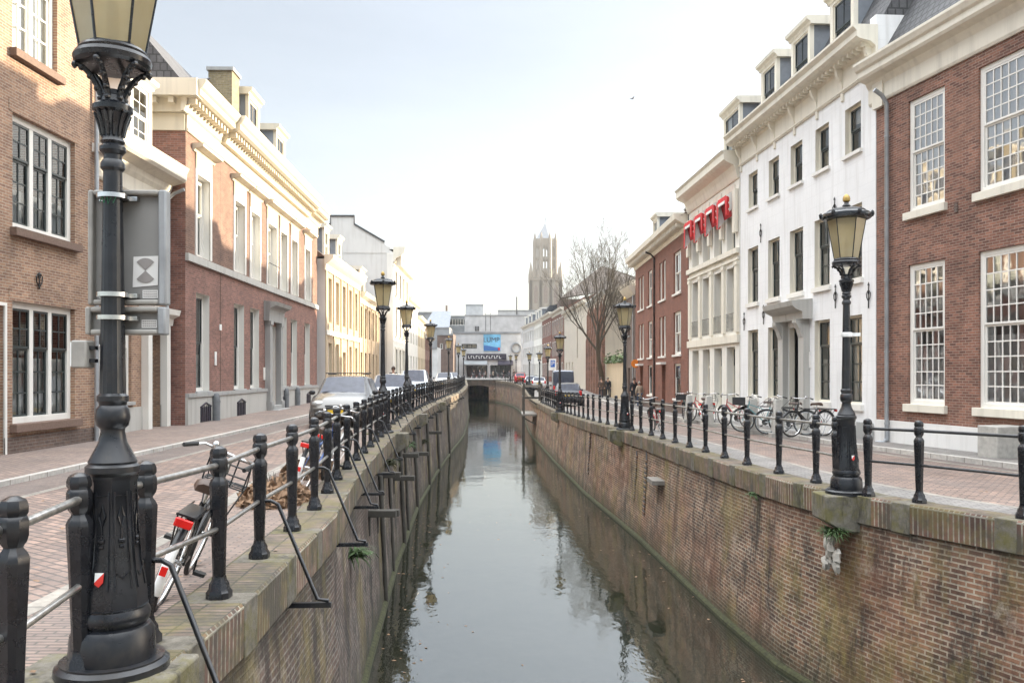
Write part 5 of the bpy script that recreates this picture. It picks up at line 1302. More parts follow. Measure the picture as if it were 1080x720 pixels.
# ------------------------------------------------------------------ bicycles
def bicycle(frame='frame_black', rack=True, tail='white_plastic', basket=None, bar_turn=0., saddle='leather_brown'):
    """stands along +x (front), wheels on z=0"""
    root = empty('bicycle',(0,0,0)); R = .34; rear, front = (-.55,R), (.55,R)
    for (cx_,cz_) in (rear,front):
        mb = MB(); mb.tube([(cx_+R*math.cos(2*math.pi*k/28),0,cz_+R*math.sin(2*math.pi*k/28)) for k in range(28)],.02,6,closed=True); ty = mb.build('wheel','rubber',root,smooth=60)
        mb = MB(); mb.tube([(cx_+(R-.03)*math.cos(2*math.pi*k/28),0,cz_+(R-.03)*math.sin(2*math.pi*k/28)) for k in range(28)],.011,5,closed=True); mb.build('rim','chrome',ty,smooth=60)
        mb = MB()
        for k in range(18):
            a = 2*math.pi*k/18; mb.tube([(cx_,.025*(-1)**k,cz_),(cx_+(R-.035)*math.cos(a),0,cz_+(R-.035)*math.sin(a))],.0016,3)
        mb.tube([(cx_,-.05,cz_),(cx_,.05,cz_)],.022,8); mb.build('spokes','chrome',ty)
    bb = (-.1,.29); st = (-.25,.74); hd = (.36,.82); hl_ = (.39,.72)
    mb = MB(); V = lambda p, y=0: (p[0],y,p[1])
    mb.tube([V(bb),V(st)],.016,7); mb.tube([V(hl_),V(bb)],.018,7); mb.tube([V((-.22,.62)),V(hd)],.014,7); mb.tube([V(hl_),V((.335,.92))],.018,7)
    for y in (-.06,.06):
        mb.tube([V(bb,y*.5),V(rear,y)],.009,6); mb.tube([V(st,y*.3),V(rear,y)],.008,6); mb.tube([V(hl_,y*.4),V((.46,.6),y),V(front,y)],.011,6)
    mb.build('frame',frame,root,smooth=60)
    mb = MB(); c, s_ = math.cos(bar_turn), math.sin(bar_turn)
    def hb(x, y, z): return (.32+x*c-y*s_, x*s_+y*c, z)
    mb.tube([hb(.03,0,.9),hb(.02,0,1.04)],.013,7); mb.tube([hb(-.2,-.29,1.03),hb(-.04,-.24,1.07),hb(.06,-.1,1.05),hb(.06,.1,1.05),hb(-.04,.24,1.07),hb(-.2,.29,1.03)],.012,7); hbm = mb.build('handlebar','chrome',root,smooth=60)
    mb = MB()
    for y in (-1,1): mb.tube([hb(-.1,y*.265,1.055),hb(-.23,y*.295,1.025)],.018,8)
    mb.build('grip','rubber',hbm)
    mb = MB(); mb.blob(hb(.0,.17,1.09),.03,1,8,6,0); mb.build('bell','chrome',hbm)
    mb = MB(); mb.tube([V(st),V((-.275,.86))],.013,7); mb.build('seat_post','chrome',root)
    mb = MB(); sp = [(-.42,.885,.075),(-.38,.915,.1),(-.3,.91,.095),(-.2,.905,.05),(-.1,.905,.026),(-.06,.89,.02)]
    pts, fs = [], []
    for (x,z,w) in sp: pts += [(x,-w,z-.05),(x,-w*.9,z-.005),(x,-w*.4,z+.012),(x,w*.4,z+.012),(x,w*.9,z-.005),(x,w,z-.05)]
    for i in range(len(sp)-1):
        for k in range(5): fs.append((i*6+k,i*6+k+1,(i+1)*6+k+1,(i+1)*6+k))
        fs.append((i*6+5,i*6,(i+1)*6,(i+1)*6+5))
    fs += [tuple(range(6)),tuple(range((len(sp)-1)*6+5,(len(sp)-1)*6-1,-1))]
    mb.add(pts,fs); mb.build('saddle',saddle,root,smooth=70)
    def guard(cc, a0, a1, nm, mt):
        mb = MB(); n = 14; pts, fs = [], []
        for k in range(n+1):
            a = a0+(a1-a0)*k/n; r = R+.035
            for y, dr in ((-.032,-.012),(-.02,.004),(.02,.004),(.032,-.012)): pts.append((cc[0]+(r+dr)*math.cos(a),y,cc[1]+(r+dr)*math.sin(a)))
        for k in range(n):
            for j in range(3): fs.append((k*4+j,k*4+j+1,(k+1)*4+j+1,(k+1)*4+j))
        mb.add(pts,fs); return mb.build(nm,mt,root,smooth=60)
    guard(rear,rad(35),rad(150),'mudguard','frame_black'); guard(rear,rad(150),rad(205),'mudguard_tail',tail); guard(front,rad(30),rad(165),'mudguard','frame_black')
    mb = MB(); mb.box(-.97,-.955,-.022,.022,.34,.4); mb.build('reflector','red_reflector',root)
    mb = MB()
    for y in (-.065,.065): mb.tube([(-.28,y,.73),(-.9,y,.74)],.007,5); mb.tube([(-.85,y,.735),(-.56,y*.9,.36)],.007,5); mb.tube([(-.62,y,.735),(-.56,y*.9,.36)],.006,5)
    for x in (-.85,-.7,-.55): mb.tube([(x,-.065,.737),(x,.065,.737)],.006,5)
    mb.box(-.9,-.45,-.06,.06,.735,.75); mb.build('luggage_rack','frame_black',root)
    mb = MB(); mb.box(-.93,-.9,-.06,.06,.665,.725); mb.build('rear_light','red_reflector',root,bevel=.008)
    mb = MB(); mb.lathe([(.09,-.012),(.09,.012)],18); o = mb.build('chainring','frame_black',root); o.location = (bb[0],.05,bb[1]); o.rotation_euler = (rad(90),0,0)
    mb = MB(); mb.tube([(bb[0],-.09,bb[1]),(bb[0]+.1,-.09,bb[1]-.12)],.009,5); mb.tube([(bb[0],.09,bb[1]),(bb[0]-.1,.09,bb[1]+.12)],.009,5)
    mb.box(bb[0]+.06,bb[0]+.14,-.18,-.09,bb[1]-.135,bb[1]-.11); mb.box(bb[0]-.14,bb[0]-.06,.09,.18,bb[1]+.11,bb[1]+.135); mb.build('pedals','rubber',root)
    mb = MB(); mb.tube([V(rear,.045),V((bb[0],bb[1]+.08),.045)],.008,4); mb.tube([V(rear,.045),V((bb[0],bb[1]-.08),.045)],.008,4); mb.build('chain','rail_dark',root)
    mb = MB(); mb.tube([(rear[0]+.02,.08,.3),(rear[0]+.14,.1,.02)],.008,5); mb.build('kickstand','chrome',root)
    if rack:
        mb = MB(); x0,x1,z0,z1 = .48,.78,.78,.8
        for y in (-.17,-.06,.06,.17): mb.tube([(x0,y,1.02),(x0+.02,y,z0),(x1,y,z0)],.007,5)
        for x in (x0+.02,.6,.7,x1): mb.tube([(x,-.17,z0),(x,.17,z0)],.007,5)
        for z in (.88,.96,1.02): mb.tube([(x0,-.17,z),(x0,.17,z)],.007,5)
        for y in (-.17,.17): mb.tube([(x1,y,z0),(front[0],y*.4,front[1])],.007,5); mb.tube([(x0,y,1.02),(x0+.2,y,.86),(x1,y,z0)],.006,5)
        mb.build('front_rack','frame_black',root)
    if basket:
        mb = MB(); x0,x1,y,z0,z1 = .46,.84,.23,.8,1.02
        mb.box(x0,x1,-y,y,z0,z0+.015); mb.box(x0,x0+.015,-y,y,z0+.015,z1); mb.box(x1-.015,x1,-y,y,z0+.015,z1); mb.box(x0+.015,x1-.015,-y,-y+.015,z0+.015,z1); mb.box(x0+.015,x1-.015,y-.015,y,z0+.015,z1)
        mb.build('crate',basket,root)
    return root
def put_bike(o, loc, heading, lean, label, group=None):
    o.rotation_mode = 'ZYX'; o.location = loc
    o.matrix_basis = Matrix.Translation(loc) @ Matrix.Rotation(heading,4,'Z') @ Matrix.Rotation(lean,4,'X')
    return tag(o, label, 'bicycle', group)
put_bike(bicycle(bar_turn=-.45), (-2.6,6.56,.0), rad(100), rad(21), 'black bicycle with brown saddle and front carrier leaning on the near railing')
BG = 'bicycles parked along the street'
put_bike(bicycle('frame_silver',rack=False,bar_turn=-.3), (el(14)-.5,14.1,.0), rad(84), rad(12), 'silver bicycle leaning on the left railing before the hatchback', BG)
put_bike(bicycle('frame_blue',rack=False,bar_turn=.3), (el(12.5)-.52,12.5,.0), rad(86), rad(12), 'blue bicycle with red rear light leaning on the left railing', BG)
b1 = bicycle('frame_teal',rack=False,basket='crate_black',bar_turn=.4); b2 = bicycle('frame_red',rack=False,bar_turn=-.3); b3 = bicycle('frame_black',rack=True,bar_turn=.6)
def bike_at(o, px, Z, hd, ln, lb):
    x = (px-CX)/F*Z; put_bike(o,(x,Z,gr(Z)+.1),hd,ln,lb,BG)
bike_at(b1, 803, 25.5, rad(165), rad(4), 'teal bicycle with black crate between the concrete posts')
bike_at(b3, 852, 23.6, rad(200), rad(-3), 'black bicycle with carrier before the stone door case')
bike_at(b2, 737, 32.5, rad(110), rad(5), 'red bicycle leaning at the corner of the crimson house')
bike_at(copy_tree(b3), 748, 31.5, rad(60), rad(-5), 'dark bicycle in front of the cream house doorway')
bike_at(copy_tree(b1), 724, 34.5, rad(250), rad(4), 'bicycle with crate at the crimson house window')
c_ = copy_tree(b3); bike_at(c_, 829, 24.4, rad(150), rad(6), 'dark bicycle turned towards the wall by the white house, left of the stone door')
bike_at(copy_tree(b2), 776, 28.3, rad(115), rad(-5), 'red-framed bicycle at the joint of the white and cream houses')
put_bike(copy_tree(b2),(er(27)+1.1,27.5,gr(27.5)),rad(95),rad(-12),'red bicycle leaning behind the lamp near the man in black',BG)
# small far bicycles on the square
fb = bicycle('frame_black',rack=False)
rnd = random.Random(3)
for i in range(9):
    o = fb if i == 0 else copy_tree(fb); put_bike(o,(-7.0+i*1.05+rnd.uniform(-.2,.2),151.5+rnd.uniform(-.4,.6),.62),rad(90+rnd.uniform(-30,30)),rad(5),'tiny dark bicycle in the row parked at the bridge','bicycles parked in a row at the bridge')

# ------------------------------------------------------------------ cars (front towards -y)
def car(paint, L=4.1, W=1.74, Hh=1.46, kind='hatch'):
    root = empty('parked_car',(0,0,0)); w = W/2
    if kind == 'van': S = [(0,.32,.6,.62,.80,.72),(.03,.25,.8,.95,.93,.86),(.16,.22,.95,1.15,1,.88),(.2,.22,1.0,1.2,1,.88),(.36,.22,1.1,Hh-.04,1,.88),(.42,.22,1.12,Hh,1,.9),(.7,.22,1.12,Hh,1,.9),(.97,.22,1.12,Hh-.02,1,.9),(.995,.28,1.1,Hh-.12,.98,.88),(1,.4,1.0,1.2,.94,.86)]; ws, rs, re, rb = 3,4,7,8
    elif kind == 'estate': S = [(0,.34,.55,.58,.78,.7),(.03,.24,.62,.72,.93,.84),(.1,.2,.72,.82,.98,.86),(.26,.2,.86,.96,1,.86),(.3,.2,.9,.99,1,.84),(.45,.2,.93,Hh-.03,1,.74),(.55,.2,.93,Hh,1,.75),(.8,.2,.93,Hh-.02,1,.75),(.93,.2,.93,Hh-.07,.99,.74),(.985,.24,.92,1.0,.96,.84),(1,.38,.82,.9,.9,.82)]; ws, rs, re, rb = 4,5,8,9
    else: S = [(0,.34,.55,.58,.72,.66),(.035,.24,.62,.74,.9,.82),(.1,.2,.74,.86,.97,.86),(.22,.2,.88,.98,1,.86),(.25,.2,.9,1.0,1,.84),(.43,.2,.95,Hh-.03,1,.72),(.52,.2,.95,Hh,1,.73),(.75,.2,.95,Hh-.02,1,.73),(.88,.2,.96,Hh-.09,.98,.72),(.975,.22,.94,1.0,.95,.84),(1,.38,.82,.9,.9,.82)]; ws, rs, re, rb = 4,5,8,9
    rings = []
    for (t,zb,zl,zt,a,b) in S:
        y = -L/2+L*t; hw, ht = w*a, w*b; zm = zb+(zl-zb)*.5; top = min(.06,(zt-zl)*.5)
        half = [(.0,zb),(hw*.88,zb),(hw*.985,zb+.1),(hw,zm),(hw*.985,zl-.03),(hw*.955,zl),(ht+(hw*.955-ht)*.12,zt-top),(ht*.9,zt-top*.25),(ht*.55,zt+.01),(0,zt+.022)]
        rings.append([(x,y,z) for x,z in half]+[(-x,y,z) for x,z in reversed(half[1:-1])])
    n = len(rings[0]); body = MB(); glass = {'windscreen':MB(),'rear_window':MB(),'side_windows':MB()}
    pts = [p for r in rings for p in r]
    bf = []
    for i in range(len(rings)-1):
        for k in range(n):
            k2 = (k+1) % n; f = (i*n+k,i*n+k2,(i+1)*n+k2,(i+1)*n+k)
            side = k in (5,12); topf = k in (7,8,9,10)
            g = None
            if ws <= i < rs and topf: g = 'windscreen'
            elif re <= i < rb and topf and kind != 'van': g = 'rear_window'
            elif side and rs <= i < re and not (kind == 'van' and i > rs): g = 'side_windows'
            if g: 
                q = [Vector(pts[j]) for j in f]; c = sum(q,Vector())/4; q = [c+(v-c)*(.985 if g == 'side_windows' else 1.) for v in q]
                nn = (q[1]-q[0]).cross(q[3]-q[0]).normalized()
                glass[g].poly(q)
            else: bf.append(f)
    bf += [tuple(range(n)),tuple((len(rings)-1)*n+k for k in range(n-1,-1,-1))]
    body.add(pts,bf); body.build('body',paint,root,smooth=50)
    for k,v in glass.items():
        if v.v: v.build(k,'car_glass',root,smooth=0 if k == 'side_windows' else 60)
    if kind == 'van':
        mb = MB()
        for x in (-1,1): mb.box(x*w*.42-w*.36,x*w*.42+w*.36,L/2-.015,L/2+.012,1.15,1.6)
        mb.build('rear_window','car_glass',root)
    for y in (-L*.31,L*.29):
        for sx in (-1,1):
            mb = MB(); mb.M = Matrix.Translation((sx*(w-.09),y,.31)) @ Matrix.Rotation(rad(90),4,'Y'); mb.lathe([(.2,-.1),(.29,-.1),(.31,-.06),(.31,.06),(.29,.1),(.2,.1)],20); wh = mb.build('wheel','rubber',root)
            mb = MB(); mb.M = Matrix.Translation((sx*(w-.02),y,.31)) @ Matrix.Rotation(rad(90),4,'Y'); mb.lathe([(.2,-.02),(.2,.03),(.17,.035),(.06,.02),(.05,.04)],14); mb.build('rim','chrome',wh)
    f = -L/2; mb = MB()
    for sx in (-1,1): mb.blob((sx*w*.66,f+L*.045,.7),.15,2,10,7,0,(1.25,.8,.62)); 
    mb.build('headlights','headlamp',root,smooth=60)
    mb = MB(); mb.box(-w*.5,w*.5,f-.02,f+.1,.34,.5); mb.box(-w*.4,w*.4,f+.02,f+.14,.6,.66); mb.build('grille','car_trim',root,bevel=.015)
    mb = MB(); mb.box(-w*.78,w*.78,f-.045,f+.06,.51,.585); mb.box(-w*.8,w*.8,-f-.05,-f+.04,.42,.62); mb.build('bumper',paint,root,bevel=.02)
    mb = MB(); mb.box(-.26,.26,f-.06,f-.045,.42,.52); mb.box(-.26,.26,-f+.012,-f+.05,.66,.77); mb.build('number_plate','plate_yellow',root)
    mb = MB()
    for sx in (-1,1): mb.box(sx*w*.82-.09,sx*w*.82+.09,-f-.08,-f+.012,.68,1.02)
    mb.build('tail_lights','tail_lamp',root,bevel=.03)
    mb = MB()
    for sx in (-1,1): mb.blob((sx*(w+.07),f+L*.33,1.0),.1,3,8,6,0,(1,.6,.75)); 
    mb.build('mirrors','car_trim',root)
    if kind == 'hatch':
        mb = MB()
        for sx in (-.25,.3): mb.tube([(sx-.35,f+L*.245,1.01),(sx+.3,f+L*.3,1.1)],.012,4)
        mb.build('wipers','car_trim',root)
    mb = MB(); mb.tube([(-w*.6,f+L*.45,Hh+.07),(-w*.6,f+L*.8,Hh+.06)],.02,5); mb.tube([(w*.6,f+L*.45,Hh+.07),(w*.6,f+L*.8,Hh+.06)],.02,5)
    for y in (.5,.7): mb.tube([(-w*.75,f+L*y,Hh+.09),(w*.75,f+L*y,Hh+.09)],.018,5)
    if kind == 'hatch': mb.build('roof_rails','car_trim',root)
    return root
def put_car(o, px, Z, left, label, heading=0., x=None):
    X = (px-CX)/F*Z if x is None else x
    o.location = (X,Z,(gl if left else gr)(Z)+.005); o.rotation_euler = (0,0,heading); o.name = 'parked_car'; return tag(o,label,'car')
put_car(car('car_silver',4.2,1.78,1.5),366,27.0,True,'silver hatchback with roof bars parked facing the water side railing',rad(3))
put_car(car('car_white',4.1,1.7,1.52,'estate'),413,35.5,True,'white car parked behind the silver hatchback',rad(3))
put_car(car('car_blue_grey',4.6,1.85,1.72,'estate'),437,54,True,'pale blue grey car facing us between two lamps on the left quay',rad(2))
put_car(car('car_pale',4.4,1.8,1.5,'estate'),469,80,True,'pale distant car behind the fourth left-bank lamp',rad(2))
put_car(car('car_white',4.2,1.75,1.5),478,96,True,'white distant car near the bridge on the left quay',rad(2))
put_car(car('car_dark',4.6,1.84,1.5,'estate'),598.5,57,False,'dark grey estate car seen from behind with red tail lights',rad(178))
o = put_car(car('car_navy',5.2,1.95,2.35,'van'),593.5,76,False,'dark blue van parked beyond the dark estate car',rad(178)); o.name = 'parked_van'; o['category'] = 'van'
put_car(car('car_white',4.3,1.75,1.5),561,101,False,'white car at the far right quay beside the small lamp',rad(176))
put_car(car('car_pale',4.1,1.7,1.45),569,97,False,'silver-white car half hidden behind the landing stage',rad(176))
put_car(car('car_red',4.0,1.7,1.5),549.5,122,False,'red car parked near the bridge on the right',rad(175))

# ------------------------------------------------------------------ people
def skin_mesh(name, verts, edges, radii, mat, parent, root_i=0, sub=1):
    me = bpy.data.meshes.new(name); me.from_pydata(verts, edges, []); me.materials.append(MATS[mat])
    o = bpy.data.objects.new(name, me); COL.objects.link(o); o.parent = parent
    m = o.modifiers.new('skin','SKIN'); m.use_smooth_shade = True
    if not me.skin_vertices: me.skin_vertices.new() if hasattr(me.skin_vertices,'new') else None
    for i, r in enumerate(radii):
        sv = me.skin_vertices[0].data[i]; sv.radius = (r, r) if not isinstance(r, tuple) else r; sv.use_root = (i == root_i)
    s2 = o.modifiers.new('smooth','SUBSURF'); s2.levels = s2.render_levels = sub
    return o
def person(loc, heading, label, coat='coat_black', trousers='trousers_dark', hair='hair_brown', stride=.28, height=1.75, long_coat=False, group=None):
    """faces -y; mid-stride"""
    root = empty('person', loc, heading, label, 'person', group); k = height/1.75; s = stride
    pel, ch, nk, hd = (0,0,.95), (0,-.02,1.3), (0,-.02,1.5), (0,-.04,1.64)
    J = [pel,(0,0,1.12),ch,nk,(0,-.035,1.56),hd,(0,-.03,1.72),                     # 0-6
         (.17,-.01,1.42),(.24,.1*s+.03,1.16),(.24,-.3*s,.92),(.235,-.38*s,.84),       # 7-10 right arm
         (-.17,-.01,1.42),(-.24,-.02,1.16),(-.24,.35*s-.08,.92),(-.235,.35*s-.1,.84), # 11-14
         (.09,0,.9),(.1,-.55*s,.5),(.1,-.62*s,.09),(.1,-.62*s-.14,.04),              # 15-18
         (-.09,0,.9),(-.1,.2*s,.5),(-.1,1.0*s,.13),(-.1,1.0*s-.12,.04)]               # 19-22
    J = [(x*k,y*k,z*k) for x,y,z in J]
    Ed = [(0,1),(1,2),(2,3),(3,4),(4,5),(5,6),(2,7),(7,8),(8,9),(9,10),(2,11),(11,12),(12,13),(13,14),(0,15),(15,16),(16,17),(17,18),(0,19),(19,20),(20,21),(21,22)]
    Rr = [.12,.12,.14,.06,.055,.095,.07,.06,.042,.032,.03,.06,.042,.032,.03,.08,.055,.04,.03,.08,.055,.04,.03]
    skin_mesh('body',J,Ed,[r*k for r in Rr],'skin',root)
    ci = [0,1,2,7,8,9,11,12,13]; mp = {j:i for i,j in enumerate(ci)}
    ce = [(mp[a],mp[b]) for a,b in Ed if a in mp and b in mp]; cr = {0:.155,1:.15,2:.175,7:.085,8:.065,9:.055,11:.085,12:.065,13:.055}
    V = [J[j] for j in ci]; R_ = [cr[j]*k for j in ci]
    if long_coat: V.append((0,.02*k,.62*k)); R_.append(.18*k); ce.append((0,len(V)-1))
    else: V.append((0,.0,.86*k)); R_.append(.15*k); ce.append((0,len(V)-1))
    skin_mesh('coat',V,ce,R_,coat,root)
    ti = [0,15,16,17,19,20,21]; mp = {j:i for i,j in enumerate(ti)}; te = [(mp[a],mp[b]) for a,b in Ed if a in mp and b in mp]; tr_ = {0:.14,15:.1,16:.07,17:.058,19:.1,20:.07,21:.058}
    skin_mesh('trousers',[J[j] for j in ti],te,[tr_[j]*k for j in ti],trousers,root)
    mb = MB()
    for j in (17,21):
        x,y,z = J[j]; mb.blob((x,y-.07*k,max(.045*k,z-.045*k)),.12*k,j,8,6,0,(.42,1.1,.4))
    mb.build('shoes','shoe',root,smooth=60)
    x,y,z = J[5]; mb = MB(); mb.blob((x,y+.02*k,z+.045*k),.118*k,1,10,8,.05,(.86,1,1)); mb.build('hair',hair,root,smooth=60)
    mb = MB(); mb.blob((x,y-.105*k,z+.0*k),.022*k,1,6,5,0,(.7,1,1.3)); mb.build('nose','skin',root,smooth=60)
    return root
def P_at(px, Z, left): return ((px-CX)/F*Z, Z, (gl if left else gr)(Z)+.0)
person(P_at(668.5,54.5,False),rad(15),'man in black walking towards us behind the lamp on the right bank','coat_black','trousers_dark','hair_brown',.22,1.82)
person(P_at(634,70,False),rad(5),'person in dark brown coat, left one of the walking group','coat_brown','trousers_dark','hair_brown',.15)
person(P_at(641,70.6,False),rad(-5),'person in black jacket, middle of the walking group','coat_black','trousers_dark','hair_grey',.2,1.76)
person(P_at(645.5,71.5,False),rad(8),'person in navy jacket, right one of the walking group','coat_navy','trousers_dark','hair_brown',.2,1.7)
person(P_at(674.5,52.5,False),rad(190),'person in beige coat by the house wall next to the man in black','coat_beige','trousers_blue','hair_grey',.1,1.6)
person(P_at(415,44,True),rad(0),'dark-coated person standing behind the white car on the left','coat_black','trousers_dark','hair_brown',.05,1.85)
rnd = random.Random(8); coats = ['coat_black','coat_navy','coat_brown','coat_beige']
for i,(px,Z) in enumerate(((500,165),(506,168),(512,160),(520,163),(531,158),(537,160),(542,157))):
    person(((px-CX)/F*Z,Z,.6),rad(rnd.uniform(-60,60)),['person in black standing before the dark shop front','person in navy seated side of the dark shop front','person in brown at the bridge below the blue poster','pale-coated person by the shop entrance under the poster','person in black under the dark shop awning','person in navy right of the dark shop awning','brown-coated person beneath the ring sign'][i],coats[i % 4],'trousers_dark','hair_brown',.12,rnd.uniform(1.62,1.85))

# ------------------------------------------------------------------ street furniture
def bollard(loc, label, mat='bollard_grey', kind='round', group=None):
    root = empty('bollard',loc,0,label,'bollard',group); mb = MB()
    if kind == 'round':
        mb.lathe([(.12,-.1),(.12,.6),(.11,.82),(.085,.9),(.04,.93)],14); mb.build('post_body',mat,root); mb = MB(); mb.lathe([(.125,.62),(.13,.64),(.13,.68),(.125,.7)],14); mb.build('band',mat,root)
    else:
        mb.lathe([(.24,-.15),(.22,.1),(.15,.95),(.12,1.0)],4,rot=math.pi/4); mb.build('stone',mat,root,bevel=.03); mb = MB(); mb.box(-.25,.25,-.25,.25,-.1,.03); mb.build('footing',mat,root)
    return root
for (px,py,lb) in ((223.5,453,'grey bollard before the first window of the red mansion'),(298.5,437,'grey bollard left of the mansion door steps'),(310.5,434,'grey bollard right of the mansion door steps')):
    u_ = M.u(px); Z = 25.2+u_*M.d.y-.1; bollard(((px-CX)/F*Z*.985,Z,.1),lb,'bollard_grey','round','grey bollards along the red mansion')
for (px,Z,lb) in ((727,33.5,'concrete post next to the red bicycle at the crimson house'),(747.5,30.2,'concrete post between the bicycles before the cream house'),(794,26.0,'concrete post left of the teal bicycle'),(820,24.6,'concrete post between the teal and the black bicycle')):
    bollard(((px-CX)/F*Z,Z,gr(Z)+.1),lb,'concrete','stone','concrete posts before the white houses')
def dry_shrub(loc, label, seed, r=.5):
    root = empty('dry_shrub',loc,0,label,'shrub'); mb = MB(); rnd = random.Random(seed)
    for k in range(1500):
        d = Vector((rnd.gauss(0,1),rnd.gauss(0,1),abs(rnd.gauss(0,1)))).normalized(); p = Vector((d.x*r,d.y*r*1.3,d.z*r*.62+.02))*rnd.uniform(.55,1.02); L = rnd.uniform(.04,.1)
        t = Vector((rnd.gauss(0,1),rnd.gauss(0,1),rnd.gauss(0,1))).normalized()*L; e = t.orthogonal().normalized()*L*rnd.uniform(.25,.6); mb.quad(p-t,p-e,p+t,p+e)
    mb.build('dead_leaves','dry_leaf',root,smooth=0)
    mb = MB()
    for k in range(40):
        d = Vector((rnd.gauss(0,1),rnd.gauss(0,1),abs(rnd.gauss(0,1))+.3)).normalized(); mb.tube([(0,0,0),tuple(d*r*.5),tuple(d*r*rnd.uniform(.8,1.05))],[.012,.008,.003],4)
    mb.build('stems','twig',root); return root
dry_shrub((-3.0,10.8,.0),'brown dried-up shrub at the railing left of the blue bicycle',1,.45); dry_shrub((-3.2,13.6,.0),'brown withered shrub in front of the silver hatchback',2,.45)
# traffic sign backs on the near lamp
def near_sign(z0, z1, x0, x1, label, sticker):
    root = empty('traffic_sign',(-2.18,4.66,0),0,label,'traffic sign'); y = .09
    X0, X1 = x0+2.18, x1+2.18; mb = MB(); mb.box(X0+.025,X1-.025,y,y+.012,z0+.025,z1-.025); mb.build('panel','sign_back',root)
    mb = MB(); r = .03
    mb.box(X0,X0+r,y-.04,y+.03,z0,z1); mb.box(X0+r,X1-r,y-.04,y+.03,z1-r,z1); mb.box(X0+r,X1-r,y-.04,y+.03,z0,z0+r); mb.build('rim','sign_rim',root,bevel=.01)
    mb = MB(); mb.box(X1-r,X1+.015,y-.04,y+.03,z0,z1); mb.build('blue_rim','sign_blue_rim',root,bevel=.01)
    mb = MB(); 
    for z in ((z0+.05,z1-.05) if z1-z0 > .3 else (z0+.09,)):
        mb.lathe([(.083,-.012),(.083,.012)],20,(0,0,z)); mb.box(-.1,.11,.05,y,z-.012,z+.012)
    mb.build('clamp','chrome',root)
    if sticker:
        sx, sz = X1-.185, z0+.1; mb = MB(); yy = y-.004
        mb.poly([(sx,yy,sz),(sx+.14,yy,sz+.012),(sx+.143,yy,sz+.175),(sx+.005,yy,sz+.17)]); st = mb.build('sticker','paper',root,smooth=0)
        mb = MB(); c = (sx+.072,yy-.003,sz+.093)
        for sg in (1,-1):
            mb.poly([c]+[(c[0]+.066*math.sin(a),c[1],c[2]+sg*.066*math.cos(a)*1.05) for a in [rad(-48+12*k) for k in range(9)]])
        mb.build('hourglass_print','print_grey',st,smooth=0)
        mb = MB(); mb.box(X0+.06,X0+.064,y-.004,y-.002,z0+.12,z0+.13); mb.poly([(X0+.05,y-.004,z0+.16),(X0+.115,y-.004,z0+.12),(X0+.115,y-.004,z0+.22)]); mb.build('old_sticker','print_brown',root,smooth=0)
    sx = X1-.13; mb = MB(); mb.box(sx,sx+.085,y-.004,y-.001,z0+.04,z0+.085); lb_ = mb.build('data_label','paper',root)
    mb = MB()
    for k in range(3):
        for j in range(7): mb.box(sx+.006+j*.011,sx+.013+j*.011,y-.006,y-.0045,z0+.047+k*.013,z0+.053+k*.013)
    mb.build('data_print','print_grey',lb_)
near_sign(2.03,2.665,-2.345,-1.925,'grey back of a tall traffic sign with an hourglass sticker on the near lamp',True)
near_sign(1.865,2.02,-2.36,-1.93,'narrow grey sub-plate back under the tall traffic sign',False)
mb = MB(); zz = 2.6; sq = [(-.05,0),(-.03,.03),(-.02,-.01),(0,.025),(.005,-.015),(.02,.02),(.03,-.01),(.045,.025)]
mb.tube([(.066*math.sin(u/.066),-.066*math.cos(u/.066),v) for u,v in sq],.003,4); gf = mb.build('graffiti_scribble','green_paint'); gf.location = (-2.18,4.66,2.58); tag(gf,'green pen scribble on the shaft of the near lamp above the sign','graffiti')
root = empty('junction_box',(-2.31,4.62,1.68),0,'small white and grey metal box clamped left of the near lamp','box')
mb = MB(); mb.box(-.055,.03,-.05,.05,0,.15); mb.build('housing','sign_rim',root,bevel=.01); mb = MB(); mb.box(-.06,-.05,-.045,.045,.01,.14); mb.build('cover','white_plastic',root); mb = MB(); mb.box(.031,.06,-.02,.02,.03,.05); mb.box(.031,.06,-.02,.02,.1,.12); mb.build('clamp','black_iron',root)
root = empty('lamp_band',(4.82,12.3,2.18),0,'white numbered band around the lamp shaft before the white house','band')
mb = MB(); mb.lathe([(.078,0),(.08,.005),(.08,.06),(.078,.065)],20); mb.build('strap','white_plastic',root); mb = MB(); mb.box(.07,.2,-.01,.01,.01,.06); mb.build('tab','white_plastic',root)
root = empty('street_sign',((582.5-CX)/F*66,66,gr(66)),0,'blue and white upright sign on a pole beside the dark blue van','street sign')
mb = MB(); mb.tube([(0,.05,0),(0,.05,3.15)],.04,8); mb.build('pole','zinc',root)
mb = MB(); mb.box(-.3,.3,-.02,.02,2.35,3.25); pl = mb.build('plate','white_plastic',root)
mb = MB(); mb.box(-.13,.2,-.03,-.021,2.6,3.12); bl = mb.build('blue_panel','blue_paint',pl)
text('P','sign_letter',.5,(.035,-.033,2.86),(rad(90),0,0),'white_plastic',bl,.002)
root = empty('round_sign',((670-CX)/F*55,55,gr(55)),0,'round orange sign on a thin pole beside the man in black','street sign')
mb = MB(); mb.tube([(0,.05,0),(0,.05,2.95)],.03,8); mb.build('pole','zinc',root)
mb = MB(); mb.M = Matrix.Translation((0,0,2.75)) @ Matrix.Rotation(rad(90),4,'X'); mb.lathe([(.26,-.015),(.27,0),(.26,.015)],24); mb.build('disc','orange_paint',root)
